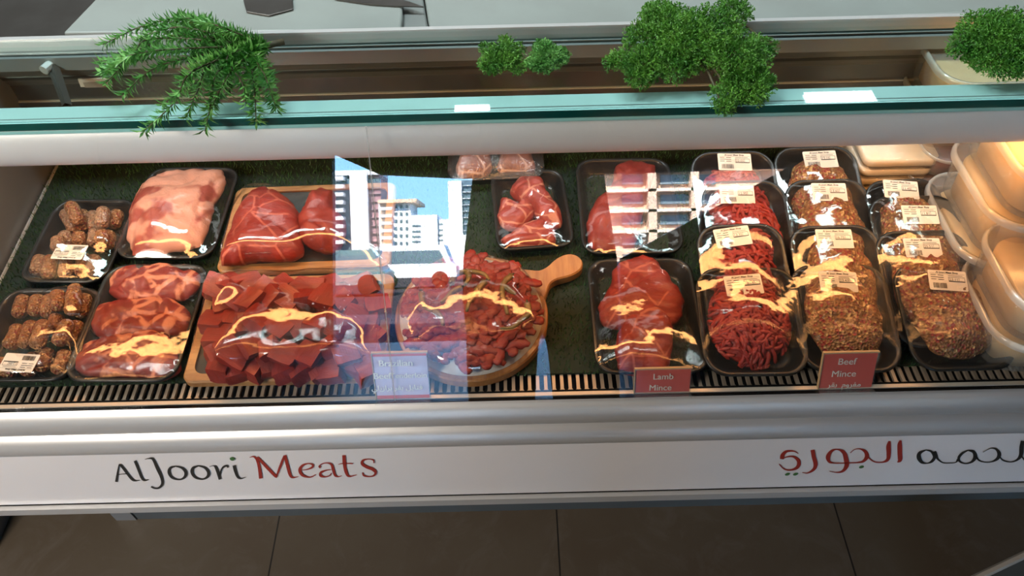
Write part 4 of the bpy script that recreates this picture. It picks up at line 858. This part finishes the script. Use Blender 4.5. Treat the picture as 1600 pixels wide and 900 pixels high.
# ------------------------------------------------------------------ corner of a stand at the lower right
P = [PZ(1520, 905, .25), PZ(1610, 862, .25), PZ(1660, 900, .25), PZ(1600, 960, .25)]; st = empty('display_stand', 'dark edged metal stand corner on the floor at the lower right', 'stand', P[0]); o0 = P[0].copy(); o0.z = .25
st.location = (o0.x, o0.y, 0)
q = MB(); q.prism([(p.x-o0.x, p.y-o0.y, 0) for p in P], (0, 0, .235)); q.build('body', M_plinth, st)
q = MB(); q.tube([(P[0].x-o0.x, P[0].y-o0.y, .246), (P[1].x-o0.x, P[1].y-o0.y, .246)], .006, 6); q.build('top_rail', M_steel_l, st)
for (u, v) in ((283, 823), (335, 811)): pass
q = MB(); c = PZ(337, 812, .002); q.loft([rrect(.004, .003, .001, 0, 2), rrect(.003, .002, .001, .003, 2)]); o = q.build('crumb', M_white_pl, None, True, (c.x, c.y, 0)); tag(o, 'tiny white crumb on the floor beside the plinth', 'crumb')
# ================================================================== CEILING LAMPS mirrored in the top glass
M_em = mat('lamp_diffuser', (.9, .9, .9), .5, emit=((1, 1, 1), 16)); M_em2 = mat('downlight_diffuser', (.9, .9, .9), .5, emit=((1, .98, .92), 14))
def refl_ceiling(u, v):
    d = ray(u, v); p = PZ(u, v, GZ); q_ = Vector((d.x, d.y, -d.z)); return p+q_*((CEIL-p.z)/q_.z)
for (u, v, wx, wy, lab) in ((738, 178, .17, .10, 'left small square ceiling downlight'), (1312, 157, .33, .10, 'right oblong ceiling downlight'), (395, 187, .11, .09, 'leftmost little square ceiling downlight')):
    c = refl_ceiling(u, v); t = empty('downlight', lab+' above the worktop side', 'ceiling light', c, 'square ceiling lights')
    q = MB(); q.box((-wx/2-.015, -wy/2-.015, -.012), (wx/2+.015, wy/2+.015, 0)); q.build('frame', M_alu, t); q = MB(); q.box((-wx/2, -wy/2, -.018), (wx/2, wy/2, -.012)); q.build('diffuser', M_em, t)
c = refl_ceiling(705, -8); t = empty('round_downlight', 'round white ceiling lamp above the rear worktop', 'ceiling light', c)
q = MB(); q.loft([[(rr*math.cos(2*pi*i/32), rr*math.sin(2*pi*i/32), z) for i in range(32)] for rr, z in ((.13, 0), (.13, -.02), (.115, -.025))]); q.build('diffuser', M_em2, t)
q = MB(); q.loft([[(rr*math.cos(2*pi*i/32), rr*math.sin(2*pi*i/32), z) for i in range(32)] for rr, z in ((.15, 0), (.15, -.012), (.131, -.012))]); q.build('trim_ring', M_alu, t)
# ================================================================== STREET BEHIND THE VIEWER (mirrored in the front glass)
M_bw = mat('white_render', (.75, .75, .75), .8); M_bp = mat('peach_render', (.72, .47, .33), .8); M_bcream = mat('cream_render', (.75, .60, .48), .8); M_bg = mat('blue_grey_glass', (.10, .15, .18), .2, ns=.2); M_bpink = mat('mauve_panels', (.30, .15, .17), .6)
M_asph = mat('asphalt', (.042, .036, .042), 1, ns=1, spec=0); M_pave = mat('pavement', (.065, .06, .075), 1, ns=1, spec=0)
struct(boxo('ground_street', (-120, -400, -.12), (120, -8.2, -.02), M_asph)); struct(boxo('pavement', (-30, -14, -.02), (30, -8.2, 0), M_pave))
def bx_px(name, u0, u1, v0, v1, y, depth, m, parent):
    a, b_ = RF(u0, v1, y), RF(u1, v0, y); q = MB(); q.box((min(a.x, b_.x), y-depth, min(a.z, 0) if v1 > 400 else a.z), (max(a.x, b_.x), y, b_.z)); o = q.build(name, m, None); o.parent = parent; return o
def bld(label, cat='building', name='building', group='buildings across the street'): return empty(name, label, cat, (0, 0, 0), group)
Yb = -200
T = bld('tall tower with a white central fin and mauve window bands', name='tower_block')
bx_px('wall', 546, 594, 272, 412, Yb, 12, M_bpink, T); bx_px('fin', 550, 573, 268, 412, Yb+2, 4, M_bw, T); bx_px('roof_slab', 520, 592, 266, 275, Yb+1.5, 14, M_bw, T); bx_px('side_wing', 519, 544, 268, 412, Yb+.5, 12, M_bg, T)
bx_px('glass_band', 573, 594, 280, 296, Yb+.6, 1, M_bg, T); bx_px('glass_band', 540, 550, 280, 296, Yb+.6, 1, M_bg, T)
for i in range(9):
    v = 276+i*12.5; bx_px('balcony', 517, 536, v, v+6, Yb+3.5, 3, M_bw, T); bx_px('floor_slab', 541, 594, v+2, v+3.2, Yb+.7, .7, M_bw, T)
T = bld('mid height building with white balconies and a wide tan roof', name='apartment_block')
bx_px('wall', 594, 641, 315, 412, Yb+8, 14, M_bw, T); bx_px('roof', 590, 651, 311, 318, Yb+10, 18, M_bp, T)
for i in range(6):
    v = 321+i*11.5; bx_px('balcony', 594, 612, v+3, v+8, Yb+9.5, 1.5, M_bw, T); bx_px('balcony_recess', 594, 612, v-2.5, v+3, Yb+8.2, .3, M_bp, T)
    for u in (617, 625, 634): bx_px('window', u, u+3.5, v, v+5, Yb+8.2, .3, M_bg, T)
T = bld('low stepped white building with narrow dark windows', name='office_building')
bx_px('wall', 641, 683, 336, 412, Yb+12, 14, M_bw, T); bx_px('side_wall', 683, 703, 343, 412, Yb+11, 14, M_bw, T)
for v in (352, 361, 369, 377): bx_px('window', 644, 657, v, v+2.6, Yb+12.2, .3, M_bg, T); bx_px('window', 686, 692, v-2, v, Yb+11.2, .3, M_bg, T)
T = bld('tall plain white slab building with a dark glass side', name='office_tower')
bx_px('wall', 703, 721, 283, 412, Yb+30, 12, M_bw, T); bx_px('glass_side', 721, 742, 282, 367, Yb+29, 11, M_bg, T); bx_px('base', 715, 742, 367, 412, Yb+31, 14, M_bw, T)
for i in range(8): bx_px('floor_slab', 721, 742, 290+i*10, 291.2+i*10, Yb+29.6, .6, M_bw, T)
# van and car
def van(u0, u1, v0, v1, y, label, mb, name):
    a, b_ = RF(u0, v1, y), RF(u1, v0, y); zl, zh = 0.0, b_.z; xl, xr = a.x, b_.x; T = empty(name, label, 'vehicle', (xl, y, 0)); L_ = xr-xl
    q = MB(); q.prism([(0, 0, .25*zh), (0, 0, .9*zh), (L_*.05, 0, zh), (L_*.86, 0, zh), (L_*.93, 0, .62*zh), (L_, 0, .5*zh), (L_, 0, .25*zh)], (0, -2, 0)); q.build('body', mb, T)
    q = MB(); q.prism([(L_*.06, .01, .58*zh), (L_*.06, .01, .88*zh), (L_*.80, .01, .88*zh), (L_*.88, .01, .58*zh)], (0, -.02, 0)); q.build('side_windows', M_bg, T)
    for f_ in (.18, .8):
        q = MB(); q.loft([[(L_*f_+.36*math.cos(2*pi*i/20), yy, .36+.36*math.sin(2*pi*i/20)) for i in range(20)] for yy in (.02, -.25)]); q.build('wheel', M_black, T)
van(583, 712, 383, 405, -32, 'long white minibus parked across the street', mat('van_white', (.75, .75, .76), .4), 'minibus')
van(470, 600, 390, 405, -24, 'grey green car parked beside the minibus', mat('car_teal', (.12, .2, .2), .3), 'car')
# apartment block with loggias at the right
Ya = -70; T = bld('peach apartment block with deep loggias and dark glazed doors', name='loggia_apartment')
bx_px('wall', 930, 1260, 262, 425, Ya, 12, M_bp, T)
for i, v in enumerate((262, 293, 325, 357)):
    bx_px('floor_slab', 930, 1260, v+1, v+4.5, Ya+1.2, 1.2, M_bcream, T)
    for u0, u1 in ((972, 1004), (1032, 1076), (1092, 1118)):
        bx_px('glazed_door', u0, u1, v+11, v+27, Ya+.3, .3, M_bg, T); bx_px('railing', u0-4, u1+4, v+24, v+25, Ya+1.1, .1, M_bw, T)
for u in (1015, 1082): bx_px('pier', u, u+10, 262, 425, Ya+1.2, 1.2, M_bp, T)
# stair inside the shop window
sY = -6.6; A, B = RF(968, 402, sY), RF(1232, 262, sY)
T = empty('staircase', 'staircase with slanting cream stringer beside the shop window', 'staircase', (A.x, sY, 0)); a0 = Vector((A.x, sY, 0))
q = MB(); q.prism([(0, 0, 0), (0, 0, A.z-.1), (B.x-A.x, 0, B.z-.1), (B.x-A.x+.5, 0, B.z-.1), (B.x-A.x+.5, 0, 0)], (0, -.9, 0)); q.build('side_panel', mat('stair_dark', (.03, .03, .03), .6), T)
q = MB(); q.prism([(0, .02, A.z-.22), (0, .02, A.z-.02), (B.x-A.x, .02, B.z+.0), (B.x-A.x, .02, B.z-.12)], (0, -.05, 0)); q.build('stringer', mat('cream_paint', (.7, .62, .5), .3, emit=None), T)
A2, B2 = RF(1120, 425, sY), RF(1290, 262, sY)
q = MB(); q.tube([Vector((A2.x, sY+.3, A2.z))-a0, Vector((B2.x, sY+.3, B2.z))-a0], .03, 10); q.build('handrail', M_steel_l, T, True)
# ================================================================== THE PERSON TAKING THE PICTURE
def skin_fig(name, verts, edges, radii, m, parent, sub=2):
    me = bpy.data.meshes.new(name); me.from_pydata(verts, edges, []); me.materials.append(m); o = bpy.data.objects.new(name, me); COL.objects.link(o); o.parent = parent
    md = o.modifiers.new('skin', 'SKIN'); 
    for i, sv in enumerate(me.skin_vertices[0].data): sv.radius = radii[i] if hasattr(radii[i], '__len__') else (radii[i],)*2; sv.use_root = (i == 0)
    s_ = o.modifiers.new('sub', 'SUBSURF'); s_.levels = sub; s_.render_levels = sub; me.polygons.foreach_set('use_smooth', [True]*len(me.polygons)); return o
px0, py0 = .062, -.40
T = empty('person', 'person in dark clothes holding up a phone, mirrored in the front glass', 'person', (px0, py0, 0))
V = [(0, 0, .93), (0, 0, 1.10), (0, 0, 1.28), (0, -.01, 1.41), (0, .0, 1.47), (0, .03, 1.52), (0, .035, 1.60), (0, .025, 1.67)]; E_ = [(i, i+1) for i in range(7)]; Rr = [(.14, .10), (.125, .09), (.14, .10), (.09, .07), (.048, .05), (.055, .065), (.072, .088), (.055, .065)]
V += [(0, .135, 1.575)]; E_ += [(6, 8)]; Rr += [.012]
SH, TR = [(0, 1), (1, 2), (2, 3)], []
for s in (-1, 1):
    k_ = len(V); V += [(s*.09, 0, .84), (s*.10, .01, .48), (s*.10, -.02, .09), (s*.11, .10, .04)]; E_ += [(0, k_), (k_, k_+1), (k_+1, k_+2), (k_+2, k_+3)]; Rr += [.080, .053, .036, .03]; TR += [(0, k_), (k_, k_+1), (k_+1, k_+2)]
    k_ = len(V); V += [(s*.16, -.01, 1.38), (s*.20, .07, 1.23), (s*.13-.03, .26, 1.36), (s*.085-.055, .315, 1.46)]; E_ += [(3, k_), (k_, k_+1), (k_+1, k_+2), (k_+2, k_+3)]; Rr += [.052, .042, .030, .020]; SH += [(3, k_), (k_, k_+1), (k_+1, k_+2), (k_+2, k_+3)]
body = skin_fig('body', V, E_, Rr, M_skin, T)
g_ = len(V); V += [(0, 0, .85), (0, 0, 1.03), (0, -.01, 1.45)]; Rr += [(.135, .095), (.115, .085), (.05, .05)]
SH += [(g_, 0), (3, g_+2)]; TR += [(0, g_+1)]
def garment(name, ed, m, grow):
    ids = sorted({i for e in ed for i in e}); mp_ = {i: k_ for k_, i in enumerate(ids)}
    return skin_fig(name, [V[i] for i in ids], [(mp_[a_], mp_[b_]) for a_, b_ in ed], [tuple(x+grow for x in (Rr[i] if hasattr(Rr[i], '__len__') else (Rr[i],)*2)) for i in ids], m, T)
garment('shirt', SH, M_cloth, .012)
q = MB(); q.loft([[(rx*math.cos(2*pi*k_/28)*(1+.02*math.sin(5*k_)), ry*math.sin(2*pi*k_/28)*(1+.02*math.sin(5*k_)), z) for k_ in range(28)] for z, rx, ry in ((.80, .172, .130), (.86, .176, .135), (.95, .172, .130), (1.05, .158, .120), (1.14, .146, .110), (1.22, .120, .090))]); q.build('shirt_hem', M_cloth, T, True)
garment('trousers', TR, M_trouser, .018)
for s in (-1, 1):
    q = MB(); q.loft([[(s*.105+.046*f_*math.cos(2*pi*k_/14), .055+.13*f_*math.sin(2*pi*k_/14), z) for k_ in range(14)] for z, f_ in ((.0, .95), (.02, 1.0), (.06, .8), (.085, .45))]); q.build('shoe', M_black, T, True)
    q = MB(); q.tube([(s*.077, .03, 1.565), (s*.083, .022, 1.60), (s*.079, .02, 1.625)], [.007, .013, .008], 8); q.build('ear', M_skin, T, True)
    q = MB(); q.tube([(s*.022, .106, 1.605), (s*.042, .102, 1.605)], [.006, .006], 8, .5); q.build('eye', M_hair, T, True)
q = MB(); q.tube([(-.022, .112, 1.545), (0, .116, 1.543), (.022, .112, 1.545)], [.003, .006, .003], 8, .6); q.build('mouth', M_redink, T, True)
q = MB(); N = 18
q.loft([[(.083*s_*math.cos(2*pi*k_/N), .012+.098*s_*math.sin(2*pi*k_/N)-dy_, z) for k_ in range(N)] for z, s_, dy_ in ((1.56, .80, .030), (1.60, .93, .022), (1.65, .98, .008), (1.69, .90, .0), (1.72, .6, .0), (1.73, .25, 0))]); q.build('hair', M_hair, T, True)
for s in (-1, 1):
    hx, hy, hz = s*.085-.055, .315, 1.46; V = [(hx, hy, hz), (hx+s*-.004, hy+.02, hz+.035)]; E_ = [(0, 1)]; Rr = [.018, .020]
    for f_ in range(4):
        k_ = len(V); bxx = hx-.012*s+.008*f_*-s; V += [(hx-s*.006, hy+.005+f_*.011, hz+.060), (hx-s*.020, hy+.0+f_*.012, hz+.078-f_*.002), (hx-s*.036, hy-.005+f_*.010, hz+.072)]; E_ += [(1, k_), (k_, k_+1), (k_+1, k_+2)]; Rr += [.0085, .008, .007]
    k_ = len(V); V += [(hx-s*.012, hy-.012, hz+.035), (hx-s*.028, hy-.016, hz+.050)]; E_ += [(1, k_), (k_, k_+1)]; Rr += [.010, .008]
    skin_fig('hand', V, E_, Rr, M_skin, T, 1)
ph = empty('phone', 'black phone held up in both hands of the person', 'phone', CAM)
q = MB(); q.loft([rrect(.074, .036, .008, z, 3) for z in (0, .008)]); o = q.build('case', M_phone, ph); ph.matrix_world = Matrix.Translation(CAM-cf*.022) @ Matrix((cr, cu, -cf)).transposed().to_4x4()
